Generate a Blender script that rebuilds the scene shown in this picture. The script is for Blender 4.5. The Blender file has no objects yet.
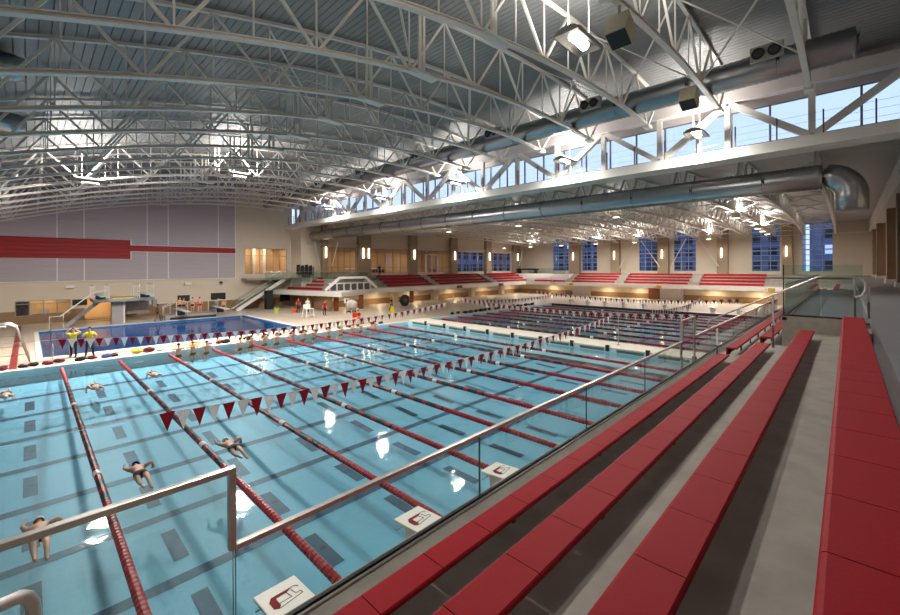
import bpy, bmesh, math, random
from mathutils import Vector, Matrix
random.seed(7)
PI = math.pi
SC = bpy.context.scene
COL = SC.collection
ORD = ['first','second','third','fourth','fifth','sixth','seventh','eighth','ninth','tenth','eleventh','twelfth',
       'thirteenth','fourteenth','fifteenth','sixteenth','seventeenth','eighteenth','nineteenth','twentieth']

# ------------------------------------------------------------------ materials
def lin(c):
    return tuple(((x/255)/12.92 if x/255 <= .04045 else ((x/255+.055)/1.055)**2.4) for x in c) + (1,)
MATS = {}
def mat(name, rgb, rough=.6, metal=0, var=.12, scale=6, bump=0, emit=0, spec=.5, detail=4, stretch=None, coat=0):
    m = bpy.data.materials.new(name); m.use_nodes = True
    nt = m.node_tree; N = nt.nodes; L = nt.links
    b = N['Principled BSDF']
    b.inputs['Roughness'].default_value = rough
    b.inputs['Metallic'].default_value = metal
    b.inputs['Specular IOR Level'].default_value = spec
    b.inputs['Coat Weight'].default_value = coat
    c = lin(rgb)
    if emit:
        b.inputs['Base Color'].default_value = c
        b.inputs['Emission Color'].default_value = c
        b.inputs['Emission Strength'].default_value = emit
    else:
        tc = N.new('ShaderNodeTexCoord'); mp = N.new('ShaderNodeMapping'); no = N.new('ShaderNodeTexNoise'); rp = N.new('ShaderNodeMix')
        rp.data_type = 'RGBA'
        no.inputs['Scale'].default_value = scale; no.inputs['Detail'].default_value = detail
        if stretch: mp.inputs['Scale'].default_value = stretch
        L.new(tc.outputs['Object'], mp.inputs['Vector']); L.new(mp.outputs['Vector'], no.inputs['Vector'])
        rp.inputs['A'].default_value = tuple(x*(1-var) for x in c[:3]) + (1,)
        rp.inputs['B'].default_value = tuple(min(1, x*(1+var)) for x in c[:3]) + (1,)
        L.new(no.outputs['Fac'], rp.inputs['Factor']); L.new(rp.outputs['Result'], b.inputs['Base Color'])
        if bump:
            bp = N.new('ShaderNodeBump'); bp.inputs['Strength'].default_value = bump; bp.inputs['Distance'].default_value = .02
            L.new(no.outputs['Fac'], bp.inputs['Height']); L.new(bp.outputs['Normal'], b.inputs['Normal'])
    MATS[name] = m
    return m
def glass(name, tint, ior=1.45, rough=0.0):
    m = bpy.data.materials.new(name); m.use_nodes = True
    nt = m.node_tree; N = nt.nodes; L = nt.links; N.remove(N['Principled BSDF'])
    t = N.new('ShaderNodeBsdfTransparent'); g = N.new('ShaderNodeBsdfGlossy'); f = N.new('ShaderNodeFresnel'); mx = N.new('ShaderNodeMixShader')
    t.inputs['Color'].default_value = tint + (1,); g.inputs['Roughness'].default_value = rough
    ge = N.new('ShaderNodeNewGeometry'); mi = N.new('ShaderNodeMix'); mi.data_type = 'FLOAT'
    mi.inputs['A'].default_value = ior; mi.inputs['B'].default_value = 1/ior
    L.new(ge.outputs['Backfacing'], mi.inputs['Factor']); L.new(mi.outputs['Result'], f.inputs['IOR'])
    L.new(f.outputs[0], mx.inputs[0]); L.new(t.outputs[0], mx.inputs[1]); L.new(g.outputs[0], mx.inputs[2])
    L.new(mx.outputs[0], N['Material Output'].inputs[0])
    return m
def water_mat(name, tint, bump=.17, scale=2.2):
    m = glass(name, tint, 1.33, .03)
    nt = m.node_tree; N = nt.nodes; L = nt.links
    tc = N.new('ShaderNodeTexCoord'); no = N.new('ShaderNodeTexNoise'); bp = N.new('ShaderNodeBump'); n2 = N.new('ShaderNodeTexNoise'); ad = N.new('ShaderNodeMath')
    no.inputs['Scale'].default_value = scale; no.inputs['Detail'].default_value = 3
    n2.inputs['Scale'].default_value = scale*.22; n2.inputs['Detail'].default_value = 2
    L.new(tc.outputs['Object'], no.inputs['Vector']); L.new(tc.outputs['Object'], n2.inputs['Vector'])
    ad.operation = 'MULTIPLY_ADD'; ad.inputs[1].default_value = 3.0
    L.new(n2.outputs['Fac'], ad.inputs[0]); L.new(no.outputs['Fac'], ad.inputs[2])
    bp.inputs['Strength'].default_value = bump; bp.inputs['Distance'].default_value = .05
    L.new(ad.outputs[0], bp.inputs['Height'])
    for n in N:
        if n.type in ('BSDF_GLOSSY', 'FRESNEL'): L.new(bp.outputs['Normal'], n.inputs['Normal'])
    return m
def tile_mat(name, rgb, grout, size, rough=.3, var=.1):
    m = mat(name, rgb, rough, var=var, scale=.7)
    nt = m.node_tree; N = nt.nodes; L = nt.links; b = N['Principled BSDF']
    br = N.new('ShaderNodeTexBrick'); br.offset = 0; br.squash = 1
    tc = N.new('ShaderNodeTexCoord')
    L.new(tc.outputs['Object'], br.inputs['Vector'])
    src = b.inputs['Base Color'].links[0].from_socket
    L.new(src, br.inputs['Color1']); L.new(src, br.inputs['Color2'])
    br.inputs['Mortar'].default_value = lin(grout); br.inputs['Scale'].default_value = 1/size
    br.inputs['Mortar Size'].default_value = .02; br.inputs['Brick Width'].default_value = 1; br.inputs['Row Height'].default_value = 1
    L.new(br.outputs['Color'], b.inputs['Base Color'])
    return m

M_RED = mat('bench_red', (140,12,24), .6, spec=.14, var=.1, scale=40, bump=.06)
M_REDD = mat('bench_red_end', (150,20,34), .5, var=.08, scale=30)
M_CONC = mat('concrete', (148,140,131), .75, var=.34, scale=3.2, bump=.05, detail=8)
M_CONCR = mat('concrete_riser', (104,96,88), .85, var=.2, scale=3, detail=8)
M_CONCF = mat('concourse_floor', (122,122,128), .35, var=.16, scale=1.1, detail=8)
M_STEEL = mat('brushed_steel', (200,194,188), .36, 1, var=.08, scale=30)
M_STEELR = mat('satin_steel', (150,145,140), .6, .85, var=.08, scale=30)
M_BLACK = mat('black_rubber', (16,16,17), .5, var=.1)
M_WHITE = mat('white_paint', (226,222,214), .45, var=.05, scale=2)
M_TRUSS = mat('truss_paint', (224,218,210), .5, var=.06, scale=2)
M_WALL = mat('cream_wall', (212,198,178), .8, var=.05, scale=1)
M_WAIN = mat('brown_wainscot', (146,116,86), .8, var=.1, scale=3)
M_PANEL = mat('grey_panel', (182,172,178), .7, var=.06, scale=1.5, stretch=(.2,1,6))
M_PRED = mat('red_panel', (150,22,24), .6, var=.08, scale=1.5, stretch=(.2,1,6))
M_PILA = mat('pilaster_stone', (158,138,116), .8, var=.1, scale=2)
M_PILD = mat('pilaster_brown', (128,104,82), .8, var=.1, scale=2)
M_DECKT = tile_mat('deck_tile', (188,172,154), (166,150,134), .3, .4)
M_POOLF = tile_mat('pool_floor', (122,176,195), (112,168,188), .25, .5, .07)
M_POOLW = mat('pool_wall', (206,232,236), .5, var=.06)
M_MARK = mat('marking_tile', (38,70,92), .5, var=.1)
M_DIVEF = mat('dive_floor', (46,104,150), .5, var=.1, scale=.6)
M_DARKT = mat('maroon_tile', (74,26,34), .3, var=.1)
M_REDT = mat('red_tile', (128,46,42), .4, var=.15, scale=8)
M_ROOF = mat('roof_deck', (140,140,139), .45, .3, var=.06, scale=1.2)
M_ROOFL = mat('low_roof_deck', (190,184,180), .5, .1, var=.05, scale=1.2)
M_SOFF = mat('soffit', (206,196,192), .7, var=.04)
M_DUCT = mat('spiral_duct', (160,160,162), .3, 1, var=.08, scale=3)
M_DUCTB = mat('duct_band', (70,68,66), .45, .8)
M_FIX = mat('fixture_housing', (128,126,122), .5, .2)
M_LENS = mat('lamp_lens', (255,250,240), emit=6)
M_UP = mat('lamp_uplens', (255,246,236), emit=5)
M_SCON = mat('sconce_lens', (255,236,204), emit=7)
M_DOWN = mat('downlight_lens', (255,226,176), emit=16)
M_FLOOD = mat('flood_lens', (255,240,214), emit=12)
M_GREY = mat('dark_grey', (70,68,68), .5)
M_SPK = mat('speaker_beige', (196,186,160), .7)
M_BRASS = mat('olive_yellow', (184,152,58), .5)
M_MID = mat('mid_grey', (140,136,132), .5)
M_OCH = mat('ochre_wall', (204,168,118), .8, var=.1)
M_YEL = mat('yellow', (226,206,40), .6)
M_NAVY = mat('navy_cloth', (28,30,44), .8)
M_ROPER = mat('float_red', (152,20,32), .4)
M_ROPEB = mat('float_black', (20,20,24), .4)
M_ROPEW = mat('float_white', (236,232,228), .4)
M_FLAGR = mat('flag_red', (160,22,40), .7)
M_FLAGW = mat('flag_white', (232,230,230), .7)
for m_ in (M_FLAGR, M_FLAGW):
    N_ = m_.node_tree.nodes; L_ = m_.node_tree.links; b_ = N_['Principled BSDF']
    tr_ = N_.new('ShaderNodeBsdfTranslucent'); ms_ = N_.new('ShaderNodeMixShader'); ms_.inputs[0].default_value = .45
    L_.new(b_.inputs['Base Color'].links[0].from_socket, tr_.inputs['Color'])
    L_.new(b_.outputs[0], ms_.inputs[1]); L_.new(tr_.outputs[0], ms_.inputs[2]); L_.new(ms_.outputs[0], N_['Material Output'].inputs[0])
M_BULK = mat('bulkhead_top', (224,216,198), .5, var=.05)
M_BULKS = mat('bulkhead_side', (92,108,100), .5, var=.15)
M_SKIN = mat('skin', (214,160,130), .5, var=.06, scale=4)
M_SKIN2 = mat('skin_dark', (110,72,52), .5, var=.06, scale=4)
M_HAIR = mat('hair', (40,28,22), .6)
M_BLUEB = mat('evening_facade', (98,108,136), .5, var=.2, scale=.3)
M_LITW = mat('evening_lit_window', (190,205,255), emit=.8)
M_FRAME = mat('window_frame_blue', (150,164,200), .5)
M_TABLE = mat('wood_brown', (120,66,36), .6)
M_ORANGE = mat('orange_plastic', (226,84,30), .5)
M_LIME = mat('lime_plastic', (170,196,60), .5)
M_AQUA = mat('board_aqua', (176,206,200), .5)
M_DARKG = mat('vent_dark', (26,24,24), .6)
M_GLASS = glass('guard_glass', (.965, .985, .975), 1.5)
M_SCREEN = glass('screen_glass', (.84, .925, .895), 1.5)
M_PANE = glass('window_pane', (.92, .95, 1.0), 1.45)
M_WATER = water_mat('pool_water', (.80, .93, .97))
M_WATERD = water_mat('dive_water', (.55, .78, .98))

# ------------------------------------------------------------------ mesh builder
class MB:
    def __init__(s): s.v = []; s.f = []; s.mi = []
    def add(s, vs, fs, m=0):
        b = len(s.v); s.v.extend(tuple(p) for p in vs)
        for f in fs: s.f.append(tuple(b+i for i in f)); s.mi.append(m)
        return s
    def box(s, x0, x1, y0, y1, z0, z1, m=0):
        v = [(x0,y0,z0),(x1,y0,z0),(x1,y1,z0),(x0,y1,z0),(x0,y0,z1),(x1,y0,z1),(x1,y1,z1),(x0,y1,z1)]
        return s.add(v, [(0,3,2,1),(4,5,6,7),(0,1,5,4),(1,2,6,5),(2,3,7,6),(3,0,4,7)], m)
    def frame(s, d, up=None):
        d = Vector(d).normalized()
        u = Vector(up) if up else (Vector((0,0,1)) if abs(d.z) < .95 else Vector((1,0,0)))
        a = d.cross(u).normalized(); b = a.cross(d).normalized()
        return a, b
    def bar(s, p, q, w, h, m=0, up=None):
        p = Vector(p); q = Vector(q); a, b = s.frame(q-p, up)
        v = [r + a*(i*w/2) + b*(j*h/2) for r in (p, q) for i, j in ((-1,-1),(1,-1),(1,1),(-1,1))]
        return s.add(v, [(0,1,2,3),(7,6,5,4),(0,4,5,1),(1,5,6,2),(2,6,7,3),(3,7,4,0)], m)
    def tube(s, pts, r, n=8, m=0, caps=True):
        pts = [Vector(p) for p in pts]; vs = []; k = len(pts); a0 = None
        for i, p in enumerate(pts):
            d = (pts[min(i+1, k-1)] - pts[max(i-1, 0)])
            if d.length < 1e-9: d = next((q-p for q in pts[i+1:] if (q-p).length > 1e-9), pts[-1]-pts[0])
            d.normalize()
            if a0 is None: a, b = s.frame(d)
            else:
                a = (a0 - d*a0.dot(d)).normalized(); b = d.cross(a)
            a0 = a; rr = r[i] if isinstance(r, (list, tuple)) else r
            vs += [p + (a*math.cos(2*PI*j/n) + b*math.sin(2*PI*j/n))*rr for j in range(n)]
        fs = [(i*n+j, i*n+(j+1) % n, (i+1)*n+(j+1) % n, (i+1)*n+j) for i in range(k-1) for j in range(n)]
        if caps: fs += [tuple(range(n))[::-1], tuple((k-1)*n+j for j in range(n))]
        return s.add(vs, fs, m)
    def ext(s, poly, vec, m=0):
        n = len(poly); vec = Vector(vec); P = [Vector(p) for p in poly]
        v = P + [p + vec for p in P]
        return s.add(v, [tuple(range(n))[::-1], tuple(range(n, 2*n))] + [(i, (i+1) % n, n+(i+1) % n, n+i) for i in range(n)], m)
    def ell(s, c, r, nu=12, nv=8, m=0, jit=0):
        c = Vector(c); vs = []; fs = []
        for i in range(nv+1):
            t = PI*i/nv
            for j in range(nu):
                p = 2*PI*j/nu; k = 1 + (random.uniform(-jit, jit) if jit else 0)
                vs.append(c + Vector((r[0]*math.sin(t)*math.cos(p)*k, r[1]*math.sin(t)*math.sin(p)*k, r[2]*math.cos(t)*k)))
        for i in range(nv):
            for j in range(nu): fs.append((i*nu+j, (i+1)*nu+j, (i+1)*nu+(j+1) % nu, i*nu+(j+1) % nu))
        return s.add(vs, fs, m)
    def build(s, name, mats, parent=None, origin=None, smooth=False, bevel=0):
        if not isinstance(mats, (list, tuple)): mats = [mats]
        o0 = Vector(origin) if origin is not None else (wloc(parent) if parent else Vector((0,0,0)))
        me = bpy.data.meshes.new(name)
        me.from_pydata([Vector(p) - o0 for p in s.v], [], s.f)
        for m in mats: me.materials.append(m)
        me.polygons.foreach_set('material_index', s.mi)
        if smooth: me.polygons.foreach_set('use_smooth', [len(p.vertices) < 5 for p in me.polygons])
        bm = bmesh.new(); bm.from_mesh(me); bmesh.ops.recalc_face_normals(bm, faces=bm.faces); bm.to_mesh(me); bm.free()
        o = bpy.data.objects.new(name, me); COL.objects.link(o)
        if parent:
            o.parent = parent; o.location = o0 - wloc(parent)
        else: o.location = o0
        if bevel:
            md = o.modifiers.new('b', 'BEVEL'); md.width = bevel; md.segments = 2; md.limit_method = 'ANGLE'
        return o
def wloc(o):
    v = Vector(o.location)
    while o.parent: o = o.parent; v = v + Vector(o.location)
    return v
def tag(o, label, cat, group=None, kind=None):
    o['label'] = label; o['category'] = cat
    if group: o['group'] = group
    if kind: o['kind'] = kind
    return o
def thing(name, label, cat, loc, group=None):
    o = bpy.data.objects.new(name, None); o.empty_display_size = .2; COL.objects.link(o); o.location = loc
    return tag(o, label, cat, group)
def struct(o, label=None):
    o['kind'] = 'structure'
    if label: o['label'] = label
    return o
def dup(root, loc, label, rotz=None, group=None):
    r = root.copy(); COL.objects.link(r); r.location = loc; r['label'] = label
    if rotz is not None: r.rotation_euler = (r.rotation_euler[0], r.rotation_euler[1], rotz)
    if group: r['group'] = group
    for ch in list(root.children):
        c = ch.copy(); COL.objects.link(c); c.parent = r
        for g in list(ch.children):
            d = g.copy(); COL.objects.link(d); d.parent = c
    return r

# ------------------------------------------------------------------ camera, world
H = 5.5
cd = bpy.data.cameras.new('camera'); cam = bpy.data.objects.new('camera', cd); COL.objects.link(cam); SC.camera = cam
cd.sensor_width = 36; cd.lens = 409.5/900*36; cd.shift_y = -(307.5-267.6)/900; cd.clip_start = .05; cd.clip_end = 600
A = .770618
fw = Vector((math.cos(A), math.sin(A), 0)); rt = Vector((math.sin(A), -math.cos(A), 0))
R = Matrix((rt, Vector((0,0,1)), -fw)).transposed() @ Matrix.Rotation(-.00377, 3, 'Z')
cam.matrix_world = Matrix.Translation((0,0,H)) @ R.to_4x4()
w = bpy.data.worlds.new('dusk'); SC.world = w; w.use_nodes = True
nt = w.node_tree; bg = nt.nodes['Background']
tc = nt.nodes.new('ShaderNodeTexCoord'); sx = nt.nodes.new('ShaderNodeSeparateXYZ'); cr = nt.nodes.new('ShaderNodeValToRGB')
nt.links.new(tc.outputs['Generated'], sx.inputs[0]); nt.links.new(sx.outputs['Z'], cr.inputs[0]); nt.links.new(cr.outputs[0], bg.inputs[0])
cr.color_ramp.elements[0].position = 0.0; cr.color_ramp.elements[0].color = (.62,.74,.92,1)
cr.color_ramp.elements[1].position = .5; cr.color_ramp.elements[1].color = (.46,.62,.90,1)
bg.inputs[1].default_value = 1.5
SC.view_settings.view_transform = 'Standard'; SC.view_settings.look = 'None'; SC.view_settings.gamma = 1
SC.view_settings.use_curve_mapping = False; SC.view_settings.exposure = 0.0
try:
    SC.cycles.use_denoising = True; SC.cycles.max_bounces = 8; SC.cycles.transparent_max_bounces = 24
    SC.cycles.caustics_reflective = False; SC.cycles.caustics_refractive = False; SC.cycles.sample_clamp_indirect = 4
    SC.cycles.use_light_tree = True
except Exception: pass
def area(loc, sx_, sy_, power, color=(1,.93,.84), rot=(0,0,0)):
    l = bpy.data.lights.new('lamp', 'AREA'); l.shape = 'RECTANGLE'; l.size = sx_; l.size_y = sy_; l.energy = power; l.color = color
    o = bpy.data.objects.new('lamp', l); COL.objects.link(o); o.location = loc; o.rotation_euler = rot
    return o

# ------------------------------------------------------------------ pool, deck
PX0, PX1, PY0, PY1 = -12, 53.6, 5.9, 31.25
DX0, DX1, DY0, DY1 = .6, 17.0, 34.6, 49.4
m = MB()
def quadf(m, x0, x1, y0, y1, z, i=0): m.box(x0, x1, y0, y1, z-.25, z, i)
quadf(m, -12, 82, 3.2, PY0, .15); quadf(m, PX1, 82, PY0, PY1, .15); quadf(m, -12, 82, PY1, DY0, .15)
quadf(m, -12, DX0, DY0, DY1, .15); quadf(m, DX1, 82, DY0, DY1, .15); quadf(m, -12, 82, DY1, 57.3, .15)
struct(m.build('floor', M_DECKT))
m = MB(); zb = -1.4
zf = lambda y: -1.4 + max(0, y-14)*.83/17.25
m.add([(PX0,PY0,zb),(PX1,PY0,zb),(PX1,14,zb),(PX0,14,zb),(PX1,PY1,zf(PY1)),(PX0,PY1,zf(PY1))], [(0,1,2,3),(3,2,4,5)], 0)
m.box(PX0, PX1, PY0-.2, PY0+.02, zb, .17, 1); m.box(PX0, PX1, PY1-.02, PY1+.2, zb, .17, 1); m.box(PX0-.2, PX0, PY0, PY1, zb, .17, 1)
m.box(PX1-.02, PX1+.25, PY0, PY1, zb, -.1, 1); m.box(PX1-.02, PX1+.25, PY0, PY1, -.1, .2, 3)
def mark(x0, x1, y0, y1, h, mi): m.add([(x0,y0,zf(y0)+h),(x1,y0,zf(y0)+h),(x1,y1,zf(y1)+h),(x0,y1,zf(y1)+h)], [(0,1,2,3)], mi)
for y in (7.85, 10.65, 13.65, 16.6, 19.55, 22.5, 25.45, 28.4): mark(PX0, PX1, y-.17, y+.17, .006, 2)
for i in range(-4, 21):
    x = 2.5*i + .03
    if 25.4 < x < 29: continue
    if x > 28: x += 3.2-.5
    if x > 53: continue
    for y in (9.25, 12.1, 15.1, 18.1, 21.0, 24.0, 26.9):
        mark(x-.16, x+.16, y-.72, y+.72, .008, 2)
        if i % 2 == 0: mark(x-.05, x+.09, y-.03, y+.12, .012, 4)
struct(m.build('pool_floor', [M_POOLF, M_POOLW, M_MARK, M_DARKT, M_BLACK]))
m = MB()
m.box(DX0, DX1, DY0, DY1, -3.2, -3, 0); m.box(DX0-.2, DX0+.02, DY0, DY1, -3, .17, 0); m.box(DX1-.02, DX1+.2, DY0, DY1, -3, .17, 0)
m.box(DX0, DX1, DY0-.2, DY0+.02, -3, .17, 0); m.box(DX0, DX1, DY1-.02, DY1+.2, -3, .17, 0)
struct(m.build('dive_pool_floor', [M_DIVEF]))
# trim around the pools
m = MB()
m.box(DX0-.28, DX0-.02, DY0-.3, DY1+.3, .15, .19, 0); m.box(DX1+.02, DX1+.4, DY0-.3, DY1+.3, .15, .19, 0)
m.box(DX0, DX1+.3, DY0-.35, DY0-.02, .15, .19, 0); m.box(DX0-.28, DX1+.3, DY1+.02, DY1+.3, .15, .19, 0)
m.box(PX0, PX1, PY1+.02, PY1+.4, .15, .19, 0); m.box(PX0, PX1, PY0-.4, PY0-.02, .15, .19, 0); m.box(PX1+.25, PX1+.9, PY0, PY1, .15, .21, 0)
struct(m.build('trim_1', M_WHITE))
m = MB(); m.box(-.75, -.45, 32.0, 56, .15, .156, 0); m.box(PX0, 24, 33.4, 33.62, .15, .156, 0)
struct(m.build('trim_2', M_REDT))
def plane(name, x0, x1, y0, y1, z, mt):
    m = MB(); m.add([(x0,y0,z),(x1,y0,z),(x1,y1,z),(x0,y1,z)], [(0,1,2,3)]); return struct(m.build(name, mt))
plane('pool_water', PX0, PX1, PY0, PY1, 0, M_WATER)
plane('dive_pool_water', DX0, DX1, DY0, DY1, .06, M_WATERD)

# bulkhead across the pool
BX0, BX1 = 26.1, 28.2
t = thing('bulkhead', 'cream topped movable bulkhead crossing the pool beyond the first ten lane ropes', 'bulkhead', (BX0, PY0+.05, .0))
MB().box(BX0, BX1, PY0+.05, PY1-.05, .24, .34).build('deck', M_BULK, t, bevel=.03)
MB().box(BX0+.06, BX1-.06, PY0+.05, PY1-.05, -.9, .24).build('hull', M_POOLW, t)
for i in range(10):
    y = PY0+.3+2.49*i
    MB().box(BX0+.02, BX0+.058, y+.25, min(y+1.9, PY1-.1), .04, .2).build('side_grille', M_BULKS, t)
    MB().box(BX0-.03, BX0+.1, y-.12, y+.12, .34, .44).box(BX0-.05, BX0+.06, y-.1, y+.1, .05, .34).build('rope_anchor', M_BLACK, t)

# lane ropes
def rope_mesh(x, y0, y1):
    m = MB(); n = 10; step = .135; k = int((y1-y0)/step)
    m.tube([(x, y0-.1, .015), (x, y1+.1, .015)], .012, 6, 1)
    for i in range(k):
        y = y0 + step*(i+.5); d0 = y-y0; d1 = y1-y
        if d0 < 5.2 or d1 < 4.4: mi = 0
        elif abs(y-14.4) < .14 or abs(y-22.3) < .14: mi = 2
        else: mi = 0 if (d0 % .81) > .5 else 1
        w_ = .058
        rr = .085 if mi != 2 else .1
        m.tube([(x,y-w_,.02),(x,y-w_,.02),(x,y-w_*.6,.02),(x,y+w_*.6,.02),(x,y+w_,.02)], [.02,rr*.8,rr,rr,rr*.8], n, mi)
    return m
rope0 = None
GR = 'lane ropes of the near pool half'; GR2 = 'lane ropes of the pool half beyond the bulkhead'
for k in range(10):
    x = 1.27 + 2.49*k
    lab = f'red and black lane rope, {ORD[9-k]} from the bulkhead on the camera side'
    if rope0 is None:
        rope0 = rope_mesh(x, PY0+.1, PY1-.15).build('lane_rope', [M_ROPER, M_ROPEB, M_ROPEW], origin=(x, PY0, 0))
        tag(rope0, lab, 'lane rope', GR)
    else: dup(rope0, (x, PY0, 0), lab)
for k in range(9):
    x = 30.7 + 2.5*k
    dup(rope0, (x, PY0, 0), f'red and black lane rope, {ORD[k]} past the far side of the bulkhead', group=GR2)

# flag lines
def tri(mt, x0, along):
    m = MB(); d = (.34, 0) if along == 'x' else (0, .34)
    if along == 'x': m.ext([(0,0,0),(.32,0,0),(.16,.02,-.46)], (0,.006,0))
    else: m.ext([(0,0,0),(0,.32,0),(.02,.16,-.46)], (.006,0,0))
    me = m.build('pennant', mt); md = me.data; bpy.data.objects.remove(me); return md
TRI = {(a, c): tri(M_FLAGR if c else M_FLAGW, 0, a) for a in 'xy' for c in (0, 1)}
def flagline(label, axis, fixed, a0, a1, z0, zs, z1, lead=0, tail=0, n=None, post=True):
    L = a1-a0
    def P(s):
        z = z0 + (z1-z0)*(s-a0)/L - zs*4*((s-a0)/L)*(1-(s-a0)/L)
        return (s, fixed, z) if axis == 'x' else (fixed, s, z)
    t = thing('flag_line', label, 'flags', P(a0), 'backstroke pennant lines over the pools')
    pts = [P(a0+L*i/24) for i in range(25)]
    if lead:
        p = P(a0); q = (p[0]-lead, p[1], p[2]+.06) if axis == 'x' else (p[0], p[1]-lead, p[2]+.06); pts = [q]+pts
    if tail:
        p = P(a1); q = (p[0]+tail, p[1], p[2]+.05) if axis == 'x' else (p[0], p[1]+tail, p[2]+.05); pts = pts+[q]
    MB().tube(pts, .008, 5).build('cord', M_FLAGW, t)
    n = n or int(L/.36); st = L/n
    for i in range(n):
        s = a0 + st*i
        o = bpy.data.objects.new('pennant', TRI[(axis, (i+1) % 2)]); COL.objects.link(o); o.parent = t
        o.location = Vector(P(s)) - Vector(t.location)
        o.rotation_euler = (random.uniform(-.12, .12), 0, random.uniform(-.1,.1)) if axis == 'x' else (0, random.uniform(-.12, .12), random.uniform(-.1,.1))
        k = L/n/.34
        o.scale = (k*random.uniform(.93,1.02),1,random.uniform(.92,1.05)) if axis == 'x' else (1,k,1)
    return t
flagline('red and white pennant line over the near pool end closest to the red bleachers', 'x', 10.9, 2.0, 25.8, 2.3, .42, 2.35, lead=9, tail=2.0, n=74)
flagline('red and white pennant line beside the diving pool, over the far ends of the lanes', 'x', 26.2, .95, 26.4, 2.25, .62, 2.3, lead=10, tail=2, n=78)
flagline('red and white pennant line over the far lane ends past the bulkhead', 'x', 26.2, 31.0, 48.4, 2.3, .3, 2.3, tail=4, n=56)
flagline('red and white pennant line running lengthways just past the bulkhead', 'y', 33.2, 7.6, 30.4, 2.1, .45, 2.1, n=70)
flagline('red and white pennant line in front of the end wall starting blocks', 'y', 48.4, 7.6, 30.6, 2.3, .55, 2.3, n=70)
flagline('short red and white pennant line past the bulkhead nearer the red bleachers', 'x', 10.9, 33.4, 48.2, 2.2, .35, 2.2, n=46)
# posts that carry the pennant lines
pst = None
for i, (x, y, wh) in enumerate([(27.2,10.9,'standing on the bulkhead toward the bleachers'),(28.0,26.2,'standing on the bulkhead toward the far gallery'),(33.2,31.7,'on the far deck by the black kit bags'),
                                (48.4,31.7,'on the far deck by the pool corner'),(48.4,5.4,'on the deck below the bleachers near the end wall')]):
    zb_ = .34 if x < 30 else .15
    lab = 'slim steel pennant post ' + wh
    if pst is None:
        pst = thing('flag_post', lab, 'post', (x,y,zb_), 'pennant posts'); MB().tube([(x,y,zb_),(x,y,zb_+2.2)], .025, 8).build('pole', M_STEEL, pst)
        MB().tube([(x,y,zb_),(x,y,zb_+.05)], .09, 12).build('base', M_STEEL, pst)
    else: dup(pst, (x,y,zb_), lab)

# starting blocks
def block(x, y, lab, group, rz=0):
    z0 = .15
    t = thing('starting_block', lab, 'starting block', (x,y,z0), group)
    tl = math.radians(5)
    def T(u, v, h): return (x+u, y+v, z0+.73+h - v*math.tan(tl))
    def slab(u0,u1,v0,v1,h0,h1):
        m = MB(); c = [(u0,v0),(u1,v0),(u1,v1),(u0,v1)]
        m.add([T(a,b,h0) for a,b in c]+[T(a,b,h1) for a,b in c], [(0,3,2,1),(4,5,6,7),(0,1,5,4),(1,2,6,5),(2,3,7,6),(3,0,4,7)]); return m
    slab(-.3,.3,-.36,.36,-.05,0).build('platform', M_WHITE, t, bevel=.012)
    pf = t.children[0]
    def flat(polys):
        m = MB()
        for p in polys:
            n = len(p); m.add([T(a,b,.001) for a,b in p]+[T(a,b,.004) for a,b in p], [tuple(range(n))[::-1], tuple(range(n,2*n))]+[(i,(i+1)%n,n+(i+1)%n,n+i) for i in range(n)])
        return m
    # printed emblem: bold maroon bracket with thin dark outline strokes
    flat([[(-.2,.05),(-.145,.135),(.18,.135),(.05,.075),(-.09,.07),(-.1,.05)], [(-.2,.05),(-.1,.05),(-.1,-.11),(-.145,-.155),(-.2,-.11)]]).build('emblem', M_FLAGR, pf)
    def st(a, b, wd=.012):
        a = Vector(a); b = Vector(b); d = (b-a).normalized(); n = Vector((-d.y, d.x))*wd/2
        return [tuple(a-n), tuple(b-n), tuple(b+n), tuple(a+n)]
    flat([st((.18,.135),(.22,.1)), st((.22,.1),(.22,.07)), st((.05,.075),(.07,-.06)), st((.07,-.06),(-.1,-.06)), st((.12,.08),(.14,-.04)), st((.14,-.04),(.21,-.04)), st((.21,-.04),(.21,-.1)), st((.21,-.1),(-.145,-.155))]).build('emblem_outline', M_GREY, pf)
    m = MB(); m.ext([(x-.16,y-.3,z0+.05),(x-.16,y+.16,z0+.05),(x-.16,y+.24,z0+.66),(x-.16,y-.2,z0+.7)], (.32,0,0)); m.build('pedestal', M_WHITE, t)
    MB().box(x-.26,x+.26,y-.42,y+.26,z0,z0+.05).build('base', M_MID, t)
    MB().box(x-.25,x+.25,y-.56,y-.3,z0+.34,z0+.38).build('step', M_BLACK, t)
    MB().tube([(x-.27,y+.18,z0+.62),(x-.27,y+.33,z0+.5),(x+.27,y+.33,z0+.5),(x+.27,y+.18,z0+.62)], .016, 8).build('grip_bar', M_STEEL, t)
    return t
b0 = None
for i, x in enumerate((2.5, 5.0, 7.5)):
    lab = f'white starting block with maroon emblem, {ORD[i]} of the three below the glass guard'
    if b0 is None: b0 = block(x, 5.68, lab, 'near starting blocks')
    else: dup(b0, (x, 5.68, .15), lab)
for i in range(9):
    y = 8.6 + 2.5*i
    dup(b0, (54.45, y, .15), f'white starting block on the end wall deck, {ORD[i]} from the bleacher side', rotz=PI/2, group='end wall starting blocks')

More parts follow.
